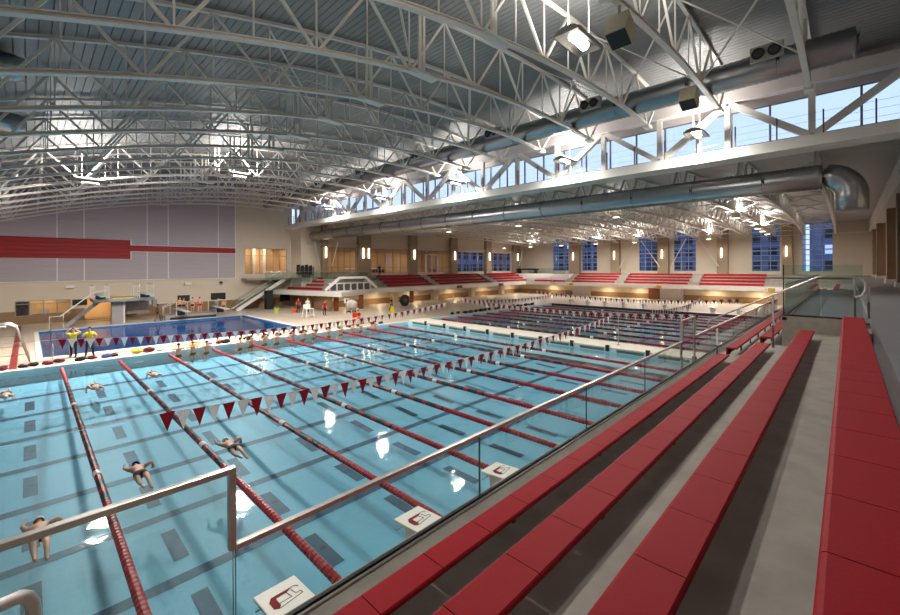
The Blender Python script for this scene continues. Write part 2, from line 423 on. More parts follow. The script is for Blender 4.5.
# ------------------------------------------------------------------ near bleachers
XA, XB = 1.2, 14.75
TR = [(3.52, -.45, .72), (3.07, .72, 1.76), (2.62, 1.76, 2.8), (2.39, 2.8, 3.64)]
m = MB()
for z, y0, y1 in TR: m.box(-8, 16.1, y0, y1, 1.9, z, 0)
m.box(16.1, 38, 1.45, 2.32, 1.9, 2.84, 0); m.box(16.1, 38, 2.32, 3.64, 1.9, 2.39, 0)
m.box(16.1, 38, -.45, 1.45, 1.9, 3.86, 0); m.box(16.1, 16.3, -.35, 1.45, 3.86, 3.98, 0); m.box(16.1, 38, 1.33, 1.45, 3.86, 3.95, 0)
m.box(38, 70, 1.0, 3.64, 1.9, 2.39, 0); m.box(38,70,-.45,1.0,1.9,3.3,0)
m.box(-8, 70, 3.4, 3.64, .15, 1.9, 1); m.box(-8, 70, -.6, 3.4, 1.7, 1.9, 1)
struct(m.build('bleacher_slab', [M_CONC, M_CONCR]))
m = MB(); m.box(-8, 82, -3.2, -.45, 1.9, 4.1, 0)
struct(m.build('concourse_floor', M_CONCF))
m = MB(); m.box(16.3, 38, -.45, 1.33, 3.86, 3.9, 0); struct(m.build('platform_floor', M_CONCF))
# half steps in the aisles
m = None; stp = None
for a, (x0, x1) in enumerate(((-.3, 1.1), (14.95, 16.0))):
    for i, (z, y) in enumerate(((3.95, -.45+.0), (3.295, .72), (2.845, 1.76), (2.505, 2.8))):
        if i == 0: continue
        lab = f'concrete half step in the aisle {"by the steel end rail" if a else "below the camera"}, {ORD[i-1]} from the concourse'
        st_ = tag(MB().box(x0, x1, y, y+.32, z-(.225 if i < 3 else .115), z).build('aisle_step', M_CONC, origin=((x0+x1)/2, y, z-(.225 if i < 3 else .115)), bevel=.008), lab, 'step', 'aisle steps')
tag(MB().box(14.5, 15.6, -.44, .1, 3.52, 3.82).build('aisle_step', M_CONC, origin=(15, 0, 3.52), bevel=.01), 'square concrete step block at the end of the top red bench', 'step', 'aisle steps')

def bench(label, x0, x1, yb, yf, z, tread, group, nose=.1, mod=.665, axis='x', bracket=True, detail=True):
    """front edge at yf (+y), back at yb"""
    t = thing('bench', label, 'bench', ((x0+x1)/2, (yb+yf)/2, tread), group)
    prof = [(yb, z-.05), (yb, z-.012), (yb+.012, z), (yf-.03, z), (yf-.01, z-.008), (yf, z-.028), (yf, z-nose), (yf-.03, z-nose), (yf-.03, z-.05)]
    n = max(1, round((x1-x0)/mod)); st = (x1-x0)/n; m = MB(); g = .004 if detail else 0
    for i in range(n if detail else 1):
        a = x0 + st*i + g; b = (x0 + st*(i+1) - g) if detail else x1
        m.ext([(a, y, zz) for y, zz in prof], (b-a, 0, 0))
    se = m.build('seat', M_RED, t)
    MB().ext([(x0-.006, y, zz) for y, zz in prof], (.01, 0, 0)).ext([(x1-.004, y, zz) for y, zz in prof], (.01, 0, 0)).build('end_cap', M_REDD, se)
    if bracket:
        k = max(2, round((x1-x0)/2.2)+1)
        for i in range(k):
            x = x0+.3 + (x1-x0-.6)*i/(k-1); ym = yf-.055
            mm = MB(); mm.box(x-.025, x+.025, yb+.02, yf-.05, z-.1, z-.05); mm.box(x-.02, x+.02, ym-.02, ym+.02, tread+.012, z-.1); mm.box(x-.04, x+.04, ym-.04, ym+.04, tread, tread+.012)
            mm.build('bracket', M_BLACK, t)
    return t
GB = 'red benches of the near bleachers'
bench('top red bench beside the concourse floor, running past the camera', XA, XB-.05, -.3, .1, 4.19, 3.52, GB, nose=.13)
bench('third red bench counted up from the glass guard', XA, XB, .64, .955, 3.76, 3.07, GB)
bench('second red bench counted up from the glass guard', XA, XB, 1.585, 1.915, 3.3, 2.62, GB)
bench('front red bench just behind the glass guard', XA, XB, 2.57, 2.865, 2.84, 2.39, GB)
bench('front red bench of the next section past the steel handrail', 16.1, 33, 2.6, 2.9, 2.84, 2.39, GB, nose=.28)
bench('red bench below the green glass screen, past the steel handrail', 16.15, 33, 1.7, 2.0, 3.29, 2.84, GB, nose=.28)
# farther section of the same stand, seen through the glass screen
for i, (y, z) in enumerate(((2.7,2.84),(1.75,3.29),(.8,3.75))):
    bench(f'small red bench seen through the green glass screen, {ORD[i]} row from the pool', 39.5, 55, y-.3, y, z, 2.39 if i == 0 else (2.39 if y > 1 else 3.3), 'red benches beyond the glass screen', nose=.3, detail=False)

# glass guard
GY = 3.55
t = thing('glass_guard', 'glass guard with steel top rail along the front of the red bleachers', 'railing', (6, GY, 2.39))
edges = [-7.95, -4.9, -1.9, 1.15, 4.21, 7.34, 10.46, 13.58, 15.04, 18.1, 21.2, 24.3, 27.4, 30.5, 33.6, 36.7]
for a, b in zip(edges, edges[1:]):
    top = 3.88 if (b < 1.3 or abs(a-13.58) < .1) else 3.24
    MB().box(a+.008, b-.008, GY-.006, GY+.006, 2.44, top-.02).build('glass_panel', M_GLASS, t)
for b in edges[1:-1]: MB().box(b-.011, b-.007, GY-.007, GY+.007, 2.44, 3.24).box(b+.007, b+.011, GY-.007, GY+.007, 2.44, 3.24).build('panel_edge', M_GREY, t)
MB().box(-8, 36.8, GY-.02, GY+.02, 2.39, 2.44).build('base_shoe', M_BLACK, t)
MB().box(-8, 36.8, GY-.05, GY-.021, 2.39, 2.415).build('base_trim', M_STEEL, t)
W_, H_ = .055, .05
MB().box(-8, 1.16, GY-.03, GY+.03, 3.86, 3.91).box(1.105, 1.16, GY-.03, GY+.03, 3.25, 3.86).box(1.16, 13.56, GY-.028, GY+.028, 3.235, 3.285).box(13.555, 13.61, GY-.028, GY+.028, 3.235, 3.9)\
    .box(13.61, 15.06, GY-.028, GY+.028, 3.86, 3.91).box(15.005, 15.06, GY-.028, GY+.028, 3.235, 3.86).box(15.06, 36.8, GY-.028, GY+.028, 3.235, 3.285).build('top_rail', M_STEEL, t, bevel=.008)
for x in (13.58, 15.04): MB().box(x-.02, x+.02, GY+.008, GY+.05, 2.4, 3.86).build('post', M_STEEL, t)
# aisle handrail at the end of the benches
HX = 15.5
def arc(cy, cz, r, a0, a1, n=8, x=HX): return [(x, cy + r*math.cos(a0+(a1-a0)*i/n), cz + r*math.sin(a0+(a1-a0)*i/n)) for i in range(n+1)]
t = thing('aisle_handrail', 'steel tube handrail sloping down the aisle beside the green glass screen', 'railing', (HX, 1.5, 3.3))
pts = [(HX, 3.16, 3.45), (HX, 3.27, 3.5), (HX, 3.29, 3.6), (HX, 3.25, 3.72), (HX, 3.14, 3.8), (HX, .62, 5.18), (HX, .5, 5.22), (HX, -.02, 5.22), (HX, -.22, 5.18), (HX, -.33, 5.05), (HX, -.34, 4.85), (HX, -.27, 4.7), (HX, -.14, 4.66)]
MB().tube(pts, .028, 10).build('rail', M_STEEL, t, smooth=True)
for y, z0, z1 in ((3.03, 2.39, 3.5), (1.6, 2.84, 4.62), (-.14, 4.1, 5.2), (-.40, 4.1, 4.98)):
    MB().tube([(HX, y, z0), (HX, y, z1)], .024, 10).build('post', M_STEELR, t, smooth=True)
    MB().tube([(HX, y, z0), (HX, y, z0+.02)], .06, 12).build('foot_plate', M_STEEL, t)
t = thing('aisle_handrail', 'steel tube handrail end curving down in the near aisle, at the picture bottom corner', 'railing', (-.02, 1.5, 3.3))
pts = [(.02, 2.44, 3.75), (.02, 2.46, 3.98), (.01, 2.43, 4.1), (-.01, 2.38, 4.17), (-.05, 2.27, 4.24), (-.6, 1.0, 4.95), (-.9, .3, 5.35)]
pts = [(-.0, 2.2, 3.9), (0, 2.21, 4.16), (-.005, 2.205, 4.22), (-.015, 2.2, 4.265), (-.035, 2.2, 4.29), (-.06, 2.2, 4.3), (-.5, 2.2, 4.2), (-.9, 2.2, 4.2)]
HXn = -.02
pts = [(.012, 2.2, 2.86), (.012, 2.2, 4.2), (.008, 2.2, 4.245), (-.004, 2.19, 4.28), (-.025, 2.17, 4.305), (-.07, 2.12, 4.33), (-.55, 1.2, 4.8), (-.9, .5, 5.15)]
MB().tube(pts, .022, 12).build('rail', M_STEEL, t, smooth=True)
MB().tube([(-.5, 1.28, 3.29), (-.5, 1.28, 4.76)], .02, 10).build('post', M_STEEL, t, smooth=True)

# green glass screen beside the accessible platform
t = thing('glass_screen', 'tall green tinted glass screen at the edge of the raised platform', 'screen', (16.2, .6, 3.98))
for a, b in ((-.3, .55), (.57, 1.4)): MB().box(16.17, 16.19, a, b, 4.0, 5.54).build('glass_panel', M_SCREEN, t)
MB().box(16.15, 16.21, -.32, 1.42, 3.98, 4.03).build('base_shoe', M_BLACK, t)
MB().box(16.16, 16.2, 1.4, 1.43, 3.98, 5.55).build('edge_trim', M_BLACK, t)
t = thing('platform_guard', 'low glass guard along the pool side of the raised platform', 'railing', (24, 1.39, 3.95))
for i in range(6): MB().box(16.4+3.4*i, 16.4+3.4*i+3.38, 1.385, 1.395, 3.98, 4.95).build('glass_panel', M_GLASS, t)
MB().box(16.3, 37, 1.37, 1.41, 3.95, 3.99).build('base_shoe', M_BLACK, t); MB().tube([(16.3,1.39,4.97),(37,1.39,4.97)], .02, 8).build('top_rail', M_STEEL, t)

# ------------------------------------------------------------------ walls
def wall_holes(name, axis, pos, thick, u0, u1, z0, z1, holes, mt, base=None):
    """wall in plane axis=pos; holes = list (u0,u1,z0,z1) not overlapping in u"""
    m = MB()
    def bx(a, b, c, d):
        if b-a < 1e-4 or d-c < 1e-4: return
        for (zz0, zz1, mi) in ([(c, d, 0)] if base is None else [(c, min(d, base), 1), (max(c, base), d, 0)]):
            if zz1-zz0 < 1e-4: continue
            if axis == 'y': m.box(a, b, pos, pos+thick, zz0, zz1, mi)
            else: m.box(pos, pos+thick, a, b, zz0, zz1, mi)
    u = u0
    for h in sorted(holes):
        bx(u, h[0], z0, z1); bx(h[0], h[1], z0, h[2]); bx(h[0], h[1], h[3], z1); u = h[1]
    bx(u, u1, z0, z1)
    return struct(m.build(name, mt))
zc = lambda x: 13.45-.0075*(x-20)**2          # high truss bottom chord
zr = lambda x: zc(x)+2.35                     # high roof
zl = lambda x: 10.25+.85*(1-((x-52.5)/25.5)**2)   # low truss bottom chord
zlr = lambda x: zl(x)+1.65
LW = 57.2
# far wall of the high hall (top follows under the roof)
holes = [(-.9, 3.0, .95, 2.42), (4.1, 6.9, .2, 2.5), (20.0, 25.6, 4.75, 8.2), (9.9, 10.0, .5, .6)]
wall_holes('wall_far', 'y', LW, .4, -12, 26.2, .15, 9.5, holes[:3], [M_WALL, M_WAIN], 1.42)
m = MB()
xs = [-12+i*1.0 for i in range(39)] + [26.4]
for a, b in zip(xs, xs[1:]): m.add([(a,LW,9.5),(b,LW,9.5),(b,LW,zr(b)+.2),(a,LW,zr(a)+.2),(a,LW+.4,9.5),(b,LW+.4,9.5),(b,LW+.4,zr(b)+.2),(a,LW+.4,zr(a)+.2)], [(0,1,2,3),(7,6,5,4)])
struct(m.build('wall_far_upper', M_WALL))
# grey acoustic panels with corrugation, white seams and red stripe
def ppan(name, x0, x1, z0, top, mt, y, pitch=.3):
    m = MB(); n = int((x1-x0)/1.0)+1
    for i in range(n):
        a = x0+(x1-x0)*i/n; b = x0+(x1-x0)*(i+1)/n
        z = z0
        while z < max(top(a), top(b))-.02:
            za, zb_ = min(z+pitch*.86, top(a)), min(z+pitch*.86, top(b)); zc_, zd = min(z+pitch, top(a)), min(z+pitch, top(b))
            if za > z or zb_ > z:
                m.add([(a,y,z),(b,y,z),(b,y,max(zb_,z)),(a,y,max(za,z))], [(0,1,2,3)])
                m.add([(a,y,max(za,z)),(b,y,max(zb_,z)),(b,y+.03,max((zb_+zd)/2,z)),(a,y+.03,max((za+zc_)/2,z))], [(0,1,2,3)])
                m.add([(a,y+.03,max((za+zc_)/2,z)),(b,y+.03,max((zb_+zd)/2,z)),(b,y,max(zd,z)),(a,y,max(zc_,z))], [(0,1,2,3)])
            z += pitch
    return struct(m.build(name, mt))
topz = lambda x: zr(x)-.1
seams = [-12, -6, -1.8-1.5, 2.03, 4.07, 9.43, 11.44, 16.76, 18.76]
for i, (a, b) in enumerate(zip(seams, seams[1:])):
    ppan(f'wall_panel_{i+1}', a+.05, b-.05, 4.32, topz, M_PANEL, LW-.1)
m = MB()
for s in seams[1:-1]: m.box(s-.06, s+.06, LW-.09, LW-.02, 4.3, topz(s))
m.box(-12, 18.8, LW-.12, LW-.02, 4.22, 4.3); m.box(18.72, 18.84, LW-.12, LW, 4.22, topz(18.8))
struct(m.build('trim_3', M_WHITE))
ppan('wall_stripe', -12, 7.9, 6.6, lambda x: 8.66, M_PRED, LW-.15, .4)
ppan('wall_stripe_narrow', 7.9, 18.75, 7.45, lambda x: 8.12, M_PRED, LW-.145, .33)
MB_ = MB(); MB_.box(7.9, 8.0, LW-.16, LW-.1, 6.5, 7.4).box(7.9, 8.0, LW-.16, LW-.1, 8.15, 8.75).box(7.9,18.75,LW-.16,LW-.12,7.38,7.44).box(7.9,18.75,LW-.16,LW-.12,8.12,8.18)
struct(MB_.build('trim_4', M_WHITE))
# enclosing shells
struct(MB().box(-12.4, -12, -6, 57.6, -.1, 12).build('wall_left', M_WALL))
struct(MB().box(-12, 82, -3.3, -3.0, 1.9, 17).build('wall_near', M_WALL))
struct(MB().box(26.205, 26.6, 54.08, LW-.02, .15, 11.0).build('wall_return', M_WALL))
# far gallery wall at y=54 with glazing
gl = [(29.95, 35.0), (37.4, 45.3), (46.9, 55.4), (57.0, 65.7), (67.4, 75.2)]
wall_holes('wall_gallery', 'y', 54, .3, 26.2, 82, 2.0, 14.3, [(a, b, 4.7, 8.55) for a, b in gl], M_WALL)
struct(MB().box(27, 80, 53.7, 54, 8.8, 9.0).box(27, 80, 53.72, 54, 11.0, 11.12).build('trim_5', M_SOFF))
# end wall at x=80
ew = [(1.5, 4.85), (7.4, 10.9), (18.7, 22.15), (24.8, 28.1), (36.3, 39.5), (42.4, 46.2)]
wall_holes('wall_end', 'x', 80, .3, -3.3, 54.3, 2.0, 14.3, [(a, b, 4.75, 11.7) for a, b in ew], M_WALL)
def window(n, axis, pos, u0, u1, z0, z1, nu, nz, fm, pane=M_PANE, fw_=.07):
    m = MB()
    def bx(a, b, c, d, k=0, th=.1):
        if axis == 'y': m.box(a, b, pos+.1-th/2, pos+.1+th/2, c, d, k)
        else: m.box(pos+.1-th/2, pos+.1+th/2, a, b, c, d, k)
    for i in range(nu+1):
        u = u0+(u1-u0)*i/nu; ww = fw_; bx(max(u0,u-ww/2), min(u1,u+ww/2), z0, z1)
    for z in (nz if isinstance(nz, list) else [z0+(z1-z0)*i/nz for i in range(nz+1)]):
        bx(u0, u1, max(z0, z-fw_/2), min(z1, z+fw_/2))
    bx(u0, u1, z0, z1, 1, .012)
    return struct(m.build(f'window_{n}', [fm, pane]))
WN = 1
for a, b in ew:
    window(WN, 'x', 80, a, b, 4.75, 11.7, 3, [4.75, 5.6, 6.4, 7.2, 7.95, 8.7, 9.45, 10.2, 10.95, 11.7], M_FRAME, fw_=.09); WN += 1
    m = MB(); m.box(80.02, 80.2, a, b, 7.86, 8.04); struct(m.build(f'trim_{40+WN}', M_FRAME))
for a, b in gl:
    window(WN, 'y', 54, a, b, 4.7, 8.55, 5, [4.7, 5.6, 8.0, 8.55], M_PILA, fw_=.1); WN += 1
window(WN, 'y', LW, 20.0, 25.6, 4.75, 8.2, 6, [4.75, 7.2, 8.2], M_PILA, fw_=.08); WN += 1
window(WN, 'y', LW, -.9, 3.0, .95, 2.42, 4, [.95, 2.1, 2.42], M_MID, fw_=.09); WN += 1
# double door in the far gallery glazing
m = MB()
for x in (49.4, 50.85, 52.3): m.box(x-.12, x+.12, 53.9, 54.02, 4.3, 7.95)
m.box(49.4, 52.3, 53.9, 54.02, 7.75, 7.95); m.box(49.4, 52.3, 53.9, 54.02, 4.3, 4.5); m.box(49.4, 52.3, 53.95, 53.96, 4.5, 7.75, 1)
struct(m.build('door_1', [M_WHITE, M_PANE]))
# rooms behind glazing (warm light)
m = MB(); m.box(29, 57, 62, 62.2, 4.2, 9.2, 0); m.box(29, 57, 54.35, 62, 9.0, 9.2, 1); m.box(29, 57, 54.35, 62, 4.1, 4.2, 2); m.box(28.8,29,54.35,62,4.2,9,0); m.box(56.2,56.4,54.35,62,4.2,9,0)
m.box(37.5, 45.5, 61.8, 62, 5.3, 5.5, 3)
struct(m.build('wall_lounge', [M_OCH, M_SOFF, M_WAIN, M_WHITE]))
for x in (33, 41, 50.5): area((x, 58, 8.9), 5, 3, 170, (1, .8, .6))
m = MB(); m.box(19.5, 26.1, 61, 61.2, 4, 8.8, 0); m.box(19.5, 26.1, 57.6, 61, 8.6, 8.8, 1); m.box(19.5, 26.1, 57.6, 61, 4, 4.1, 2); m.box(19.4,19.5,57.6,61,4,8.8,0); m.box(26.1,26.2,57.6,61,4,8.8,0)
for x in (20.6, 22.0, 23.6): m.box(x, x+.5, 60.4, 61, 4.1, 8.6, 1)
struct(m.build('wall_studio', [M_OCH, M_WALL, M_WAIN])); area((22.8, 59.3, 8.5), 4, 2, 200, (1, .85, .66))
m = MB(); m.box(-2, 8, 60, 60.2, .1, 3.2, 0); m.box(-2, 8, 57.6, 60, 3.0, 3.2, 1); m.box(-2, 8, 57.6, 60, .05, .15, 2); m.box(-2.1,-2,57.6,60,.1,3.2,0); m.box(8,8.1,57.6,60,.1,3.2,0)
struct(m.build('wall_office', [M_OCH, M_SOFF, M_WAIN])); area((1.2, 58.8, 2.95), 3, 1.5, 34, (1, .82, .56)); area((5.5, 58.8, 2.95), 2, 1.5, 40, (1, .8, .5))
tag(MB().box(3.15, 4.3, LW-.08, LW-.01, 1.75, 2.35).build('display_screen', M_BLACK, origin=(3.7, LW-.05, 1.75)), 'black wall screen beside the low office window', 'screen')

t = thing('office_desk', 'dark office desk behind the low office window', 'desk', (1.0, 58.6, .15))
MB().box(.25, 2.6, 58.4, 59.1, .85, .92).build('top', M_DARKG, t)
for x in (.3, 2.5): MB().box(x, x+.06, 58.45, 59.05, .15, .85).build('leg', M_GREY, t)
tag(MB().box(-.85, .1, 58.9, 59.6, .15, 2.2).build('cabinet', M_DARKG, origin=(-.4, 59.2, .15)), 'tall dark cabinet at the end of the office window', 'cabinet')
tag(MB().box(.9, 1.5, 58.68, 58.74, 1.0, 1.4).box(1.15, 1.25, 58.65, 58.78, .92, 1.0).build('monitor', M_SOFF, origin=(1.2, 58.7, .92)), 'pale monitor on the dark office desk', 'monitor')
cl0 = None  # fixtures added to go with the hidden lamps of the side rooms
for x, y, z, lab in [(33, 58, 8.98, 'added flat ceiling light in the lounge behind the first far glazing bay'), (41, 58, 8.98, 'added flat ceiling light in the lounge above the large black screen'), (50.5, 58, 8.98, 'added flat ceiling light in the lounge behind the white double doors'),
                     (22.8, 59.3, 8.58, 'added flat ceiling light in the room above the staircase'), (1.2, 58.8, 2.99, 'added flat ceiling light over the dark office desk'), (5.5, 58.8, 2.99, 'added flat ceiling light behind the diving platform doorway')]:
    if cl0 is None:
        cl0 = thing('added_ceiling_light', lab, 'ceiling lamp', (x, y, z), 'added flat ceiling lights in the side rooms')
        MB().box(x-.65, x+.65, y-.35, y+.35, z-.03, z+.02).build('frame', M_WHITE, cl0); MB().box(x-.6, x+.6, y-.3, y+.3, z-.036, z-.031).build('diffuser', M_DOWN, cl0)
    else: dup(cl0, (x, y, z), lab)
# pilasters
def pilaster(n, x0, x1, y0, y1, z0, z1, mt): return struct(MB().box(x0, x1, y0, y1, z0, z1).build(f'column_{n}', mt))
K = 1
PE = [(41.0, 2.4), (32.4, 1.7), (23.8, 1.8), (14.75, 1.5), (6.5, 1.3)]
for y, w_ in PE: pilaster(K, 79.3, 80.02, y-w_/2, y+w_/2, 4.2, 11.9, M_PILA); K += 1
PF = [(29.5, .8), (36.2, 2.2), (46.1, 1.6), (56.2, 1.7), (66.6, 1.7), (76.7, 2.6)]
for x, w_ in PF: pilaster(K, x-w_/2, x+w_/2, 53.3, 54.02, 4.2, 11.6, M_PILA); K += 1
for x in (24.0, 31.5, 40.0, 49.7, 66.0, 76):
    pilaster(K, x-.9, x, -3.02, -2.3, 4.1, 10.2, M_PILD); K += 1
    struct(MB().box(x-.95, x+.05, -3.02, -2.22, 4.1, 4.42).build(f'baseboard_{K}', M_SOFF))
struct(MB().box(-12, 80, -3.0, -2.1, 10.2, 11.6).build('beam', M_SOFF))
# sconces on pilasters
sc0 = None
def sconce(x, y, z, lab, rz):
    global sc0
    if sc0 is None:
        sc0 = thing('wall_sconce', lab, 'wall lamp', (0, 0, 0), 'tall wall sconces on the pilasters')
        MB().box(-.12, .12, 0, .06, 0, 1.7).build('back_plate', M_MID, sc0); MB().box(-.09, .09, -.12, 0, .08, 1.62).build('lamp_shade', M_SCON, sc0)
        sc0.location = (x, y, z); sc0.rotation_euler = (0, 0, rz)
    else: dup(sc0, (x, y, z), lab, rz)
for i, (y, w_) in enumerate(PE): sconce(79.24, y+.1, 6.9, f'glowing tall sconce on the end wall, {ORD[len(PE)-1-i]} from the concourse', -PI/2)
for i, (x, w_) in enumerate([(29.5,0),(35.75,0),(36.75,0),(46.1,0),(56.2,0),(66.6,0),(76.7,0)]): sconce(x, 53.24, 6.9, f'glowing tall sconce on the far gallery pilasters, {ORD[i]} from the diving pool', 0)

# ------------------------------------------------------------------ galleries
m = MB()
# slab fascia: far run along y=47, end run along x=70.5, bay and diving side edge
m.box(33, 82, 47, 56, 2.02, 2.6, 0); m.box(70.5, 82, 1.5, 47, 2.02, 2.6, 0)
m.ext([(26, 43.3, 2.02), (33, 47.0, 2.02), (33, 57, 2.02), (22.8, 57, 2.02)], (0,0,.58), 0)
struct(m.build('gallery_slab', M_WHITE))
m = MB()
for i in range(3):
    y0 = 48.2+.93*i; z = 2.84+.45*i; m.box(34, 71, y0+.5, 53.9, 2.6, z, 0); x0 = 71.9+.93*i; m.box(x0+.5, 79.9, -3, 46, 2.6, z, 0)
m.box(34, 82, 51.4, 56.2, 3.9, 4.2, 0); m.box(75.2, 82, -3, 56, 3.9, 4.2, 0); m.box(72.4, 82, 38.5, 56, 2.6, 4.2, 1); m.box(26.6, 34, 51.3, 54.0, 2.6, 4.2, 0); m.ext([(24.9,51.3,2.6),(26.6,51.3,2.6),(26.6,54.05,2.6),(24.9,54.05,2.6)], (0,0,1.6), 0); m.box(19.5,26.5,55.2,57.2,3.95,4.2,0)
for y0 in (47.2,): m.box(33, 70.6, 47.05, 47.25, 2.6, 2.72, 1); m.box(70.55, 70.75, 1.5, 47, 2.6, 2.72, 1)
struct(m.build('gallery_floor', [M_CONC, M_SOFF]))
# lower walls beneath the galleries
wall_holes('wall_lower_far', 'y', 50.2, .3, 26, 73.5, .15, 2.05, [], [M_WALL, M_WAIN], 1.0)
wall_holes('wall_lower_end', 'x', 73.2, .3, -3, 50.4, .15, 2.05, [], [M_WALL, M_WAIN], 1.0)
struct(MB().box(26.0, 26.3, 46, 57.2, .15, 2.05).build('wall_lower_side', M_WAIN))
for i, y in enumerate((20.5, 5.5, 36)): struct(MB().box(72.2, 73.2, y-1.6, y+1.6, .15, 2.03).build(f'column_{40+i}', M_SOFF))
for i, x in enumerate((39, 47.5, 57, 66)): struct(MB().box(x-.5, x+.5, 49.4, 50.2, .15, 2.03).build(f'column_{50+i}', M_WALL))
tag(MB().box(72.6, 73.19, 22.3, 24.0, .15, 2.0).build('locker', M_TABLE, origin=(73, 23.1, .15)), 'dark red cabinet against the end wall beside the pale column', 'cabinet')
# slab downlights
dl0 = None; GD = 'downlights under the gallery slab'
pos = [((72, y), f'round downlight glowing under the end gallery, {ORD[i]} from the bleachers') for i, y in enumerate((9, 14.5, 25.5, 31, 42))] + \
      [((x, 48.6), f'round downlight glowing under the far gallery, {ORD[i]} from the diving pool') for i, x in enumerate((35.5, 42.5, 51.5, 60.5, 69))] + [((29.5, 47.5), 'round downlight glowing under the gallery bay by the diving pool')]
for (x, y), lab in pos:
    if dl0 is None:
        dl0 = thing('downlight', lab, 'lamp', (x, y, 2.02), GD); MB().tube([(x,y,1.99),(x,y,2.02)], .22, 16).build('rim', M_MID, dl0); MB().tube([(x,y,1.98),(x,y,1.989)], .17, 16).build('lens', M_DOWN, dl0)
    else: dup(dl0, (x, y, 2.02), lab)
    area((x, y, 1.96), .34, .34, 75, (1, .8, .52))
# gallery benches
def gbench(lab, axis, a0, a1, p, z, grp):
    t = bench(lab, a0, a1, -.32, 0, z, z-.24, grp, nose=.3, bracket=False, detail=False)
    # rotate into place: front faces the pool
    if axis == 'far': t.rotation_euler = (0,0,PI); t.location = ((a0+a1)/2, p+.16, z-.24)
    else: t.rotation_euler = (0,0,PI/2); t.location = (p+.16, (a0+a1)/2, z-.24)
    return t
GF, GE = 'red benches of the far gallery', 'red benches of the end gallery'
secs = [('first', 36.4, 45.3), ('second', 46.9, 60.1), ('third', 62.4, 73)]
for nm, a0, a1 in secs:
    for r in range(4): gbench(f'red gallery bench, {ORD[r]} row from the edge, {nm} far section after the white bay', 'far', a0, a1-.0*r, 48.05+.93*r, 3.02+.45*r, GF)
secs = [('third', 29.3, 37.4), ('second', 17.9, 27.7), ('first', 8.4, 16.3)]
for nm, a0, a1 in secs:
    for r in range(4): gbench(f'red gallery bench, {ORD[r]} row from the edge, {nm} end section from the bleachers', 'end', a0, a1, 71.6+.93*r, 3.02+.45*r, GE)
gbench('short red bench before the raised corner platform of the gallery', 'end', 38.9, 41.4, 71.6, 3.0, GE)
gbench('longer red bench before the raised corner platform of the gallery', 'end', 41.8, 45.6, 71.6, 3.0, GE)
# stepped bay on the diving side, rows parallel to its slanted edge
e0 = Vector((26, 43.3, 0)); ed = (Vector((22.8, 57, 0))-e0).normalized(); nn_ = Vector((-ed.y, ed.x, 0)); nn_ = nn_ if nn_.x > 0 else -nn_
m = MB()
for r, (t0, t1) in enumerate(((4.0, 10.6), (4.6, 9.6), (5.4, 8.9), (6.4, 8.4))):
    off = .75+.8*r; z = 3.0+.42*r
    t = bench(f'red bench on the diving side gallery bay, {ORD[r]} row from the edge', 0, t1-t0, -.32, 0, z, z-.24, 'red benches of the gallery bay', nose=.3, bracket=False, detail=False)
    c_ = e0+ed*(t0+t1)/2+nn_*off
    t.location = (c_.x, c_.y, z-.24); t.rotation_euler = (0, 0, math.atan2(ed.y, ed.x))
    q = [e0+ed*3.4+nn_*(off-.3), e0+ed*10.8+nn_*(off-.3), e0+ed*10.8+nn_*(off+.55), e0+ed*3.4+nn_*(off+.55)]
    m.ext([(p.x, p.y, 2.6) for p in q], (0, 0, .16+.42*r if r else .12))
struct(m.build('bay_floor', M_CONC))
# aisle stairs in galleries
for i, x in enumerate((46.1, 61.25)):
    st_ = MB()
    for r in range(8): st_.box(x-.6, x+.6, 47.6+.465*r, 52, 2.6+.2*r, 2.8+.2*r)
    tag(st_.build('gallery_stair', M_CONC, origin=(x, 48, 2.6)), f'pale stair between the far gallery sections, {ORD[i]} from the white bay', 'stairs', 'gallery stairs')
for i, y in enumerate((17.1, 28.5, 38.1)):
    st_ = MB()
    for r in range(8): st_.box(71.1+.465*r, 75.4, y-.6, y+.6, 2.6+.2*r, 2.8+.2*r)
    tag(st_.build('gallery_stair', M_CONC, origin=(71, y, 2.6)), f'pale stair between the end gallery sections, {ORD[i]} from the bleachers', 'stairs', 'gallery stairs')
# white framed guard on the bay
t = thing('bay_guard', 'white framed guard with dark panels around the gallery bay', 'railing', (29, 44.5, 2.6))
c = [(25.9, 43.35), (33.0, 47.0)]
Pb = lambda s, z: (25.4+s*7.7, 46.3, z)
MB().bar(Pb(.02, 2.75), Pb(.28, 4.25), .2, .3).bar(Pb(.28, 4.25), Pb(.78, 4.25), .2, .3).bar(Pb(.78, 4.25), Pb(1.02, 2.8), .2, .3).build('frame', M_WHITE, t)
MB().bar(Pb(.08, 3.55), Pb(.95, 3.55), .1, .1).build('top_rail', M_WHITE, t)
for i in range(7): MB().bar(Pb(.1+.13*i, 2.6), Pb(.1+.13*i, 3.55), .09, .09, up=(1,0,0)).build('post', M_WHITE, t)
for i in range(6): MB().bar(Pb(.12+.13*i, 3.05), Pb(.21+.13*i, 3.05), .02, .8).build('panel', M_GREY, t)
t = thing('gallery_guard', 'green tinted glass guard across the far gallery behind the bay', 'railing', (30, 50.8, 4.2))
for a in (20.2, 23.2, 26.3, 29.3, 32.3): MB().box(a, a+2.95, 51.2, 51.22, 3.7, 5.0).build('glass_panel', M_SCREEN, t)
MB().tube([(20.2, 51.2, 5.03), (35.2, 51.2, 5.03)], .03, 8).build('top_rail', M_STEEL, t)
t = thing('gallery_guard', 'green tinted glass guard of the raised gallery corner platform', 'railing', (71.7, 42, 4.2))
for a in (38.7, 41.6, 44.5): MB().box(71.55, 71.57, a, a+2.85, 4.2, 5.3).build('glass_panel', M_SCREEN, t)
for a in (61.5,): MB().box(72.6, 74.8, 47.6, 47.62, 4.2, 5.3).build('glass_panel', M_SCREEN, t)
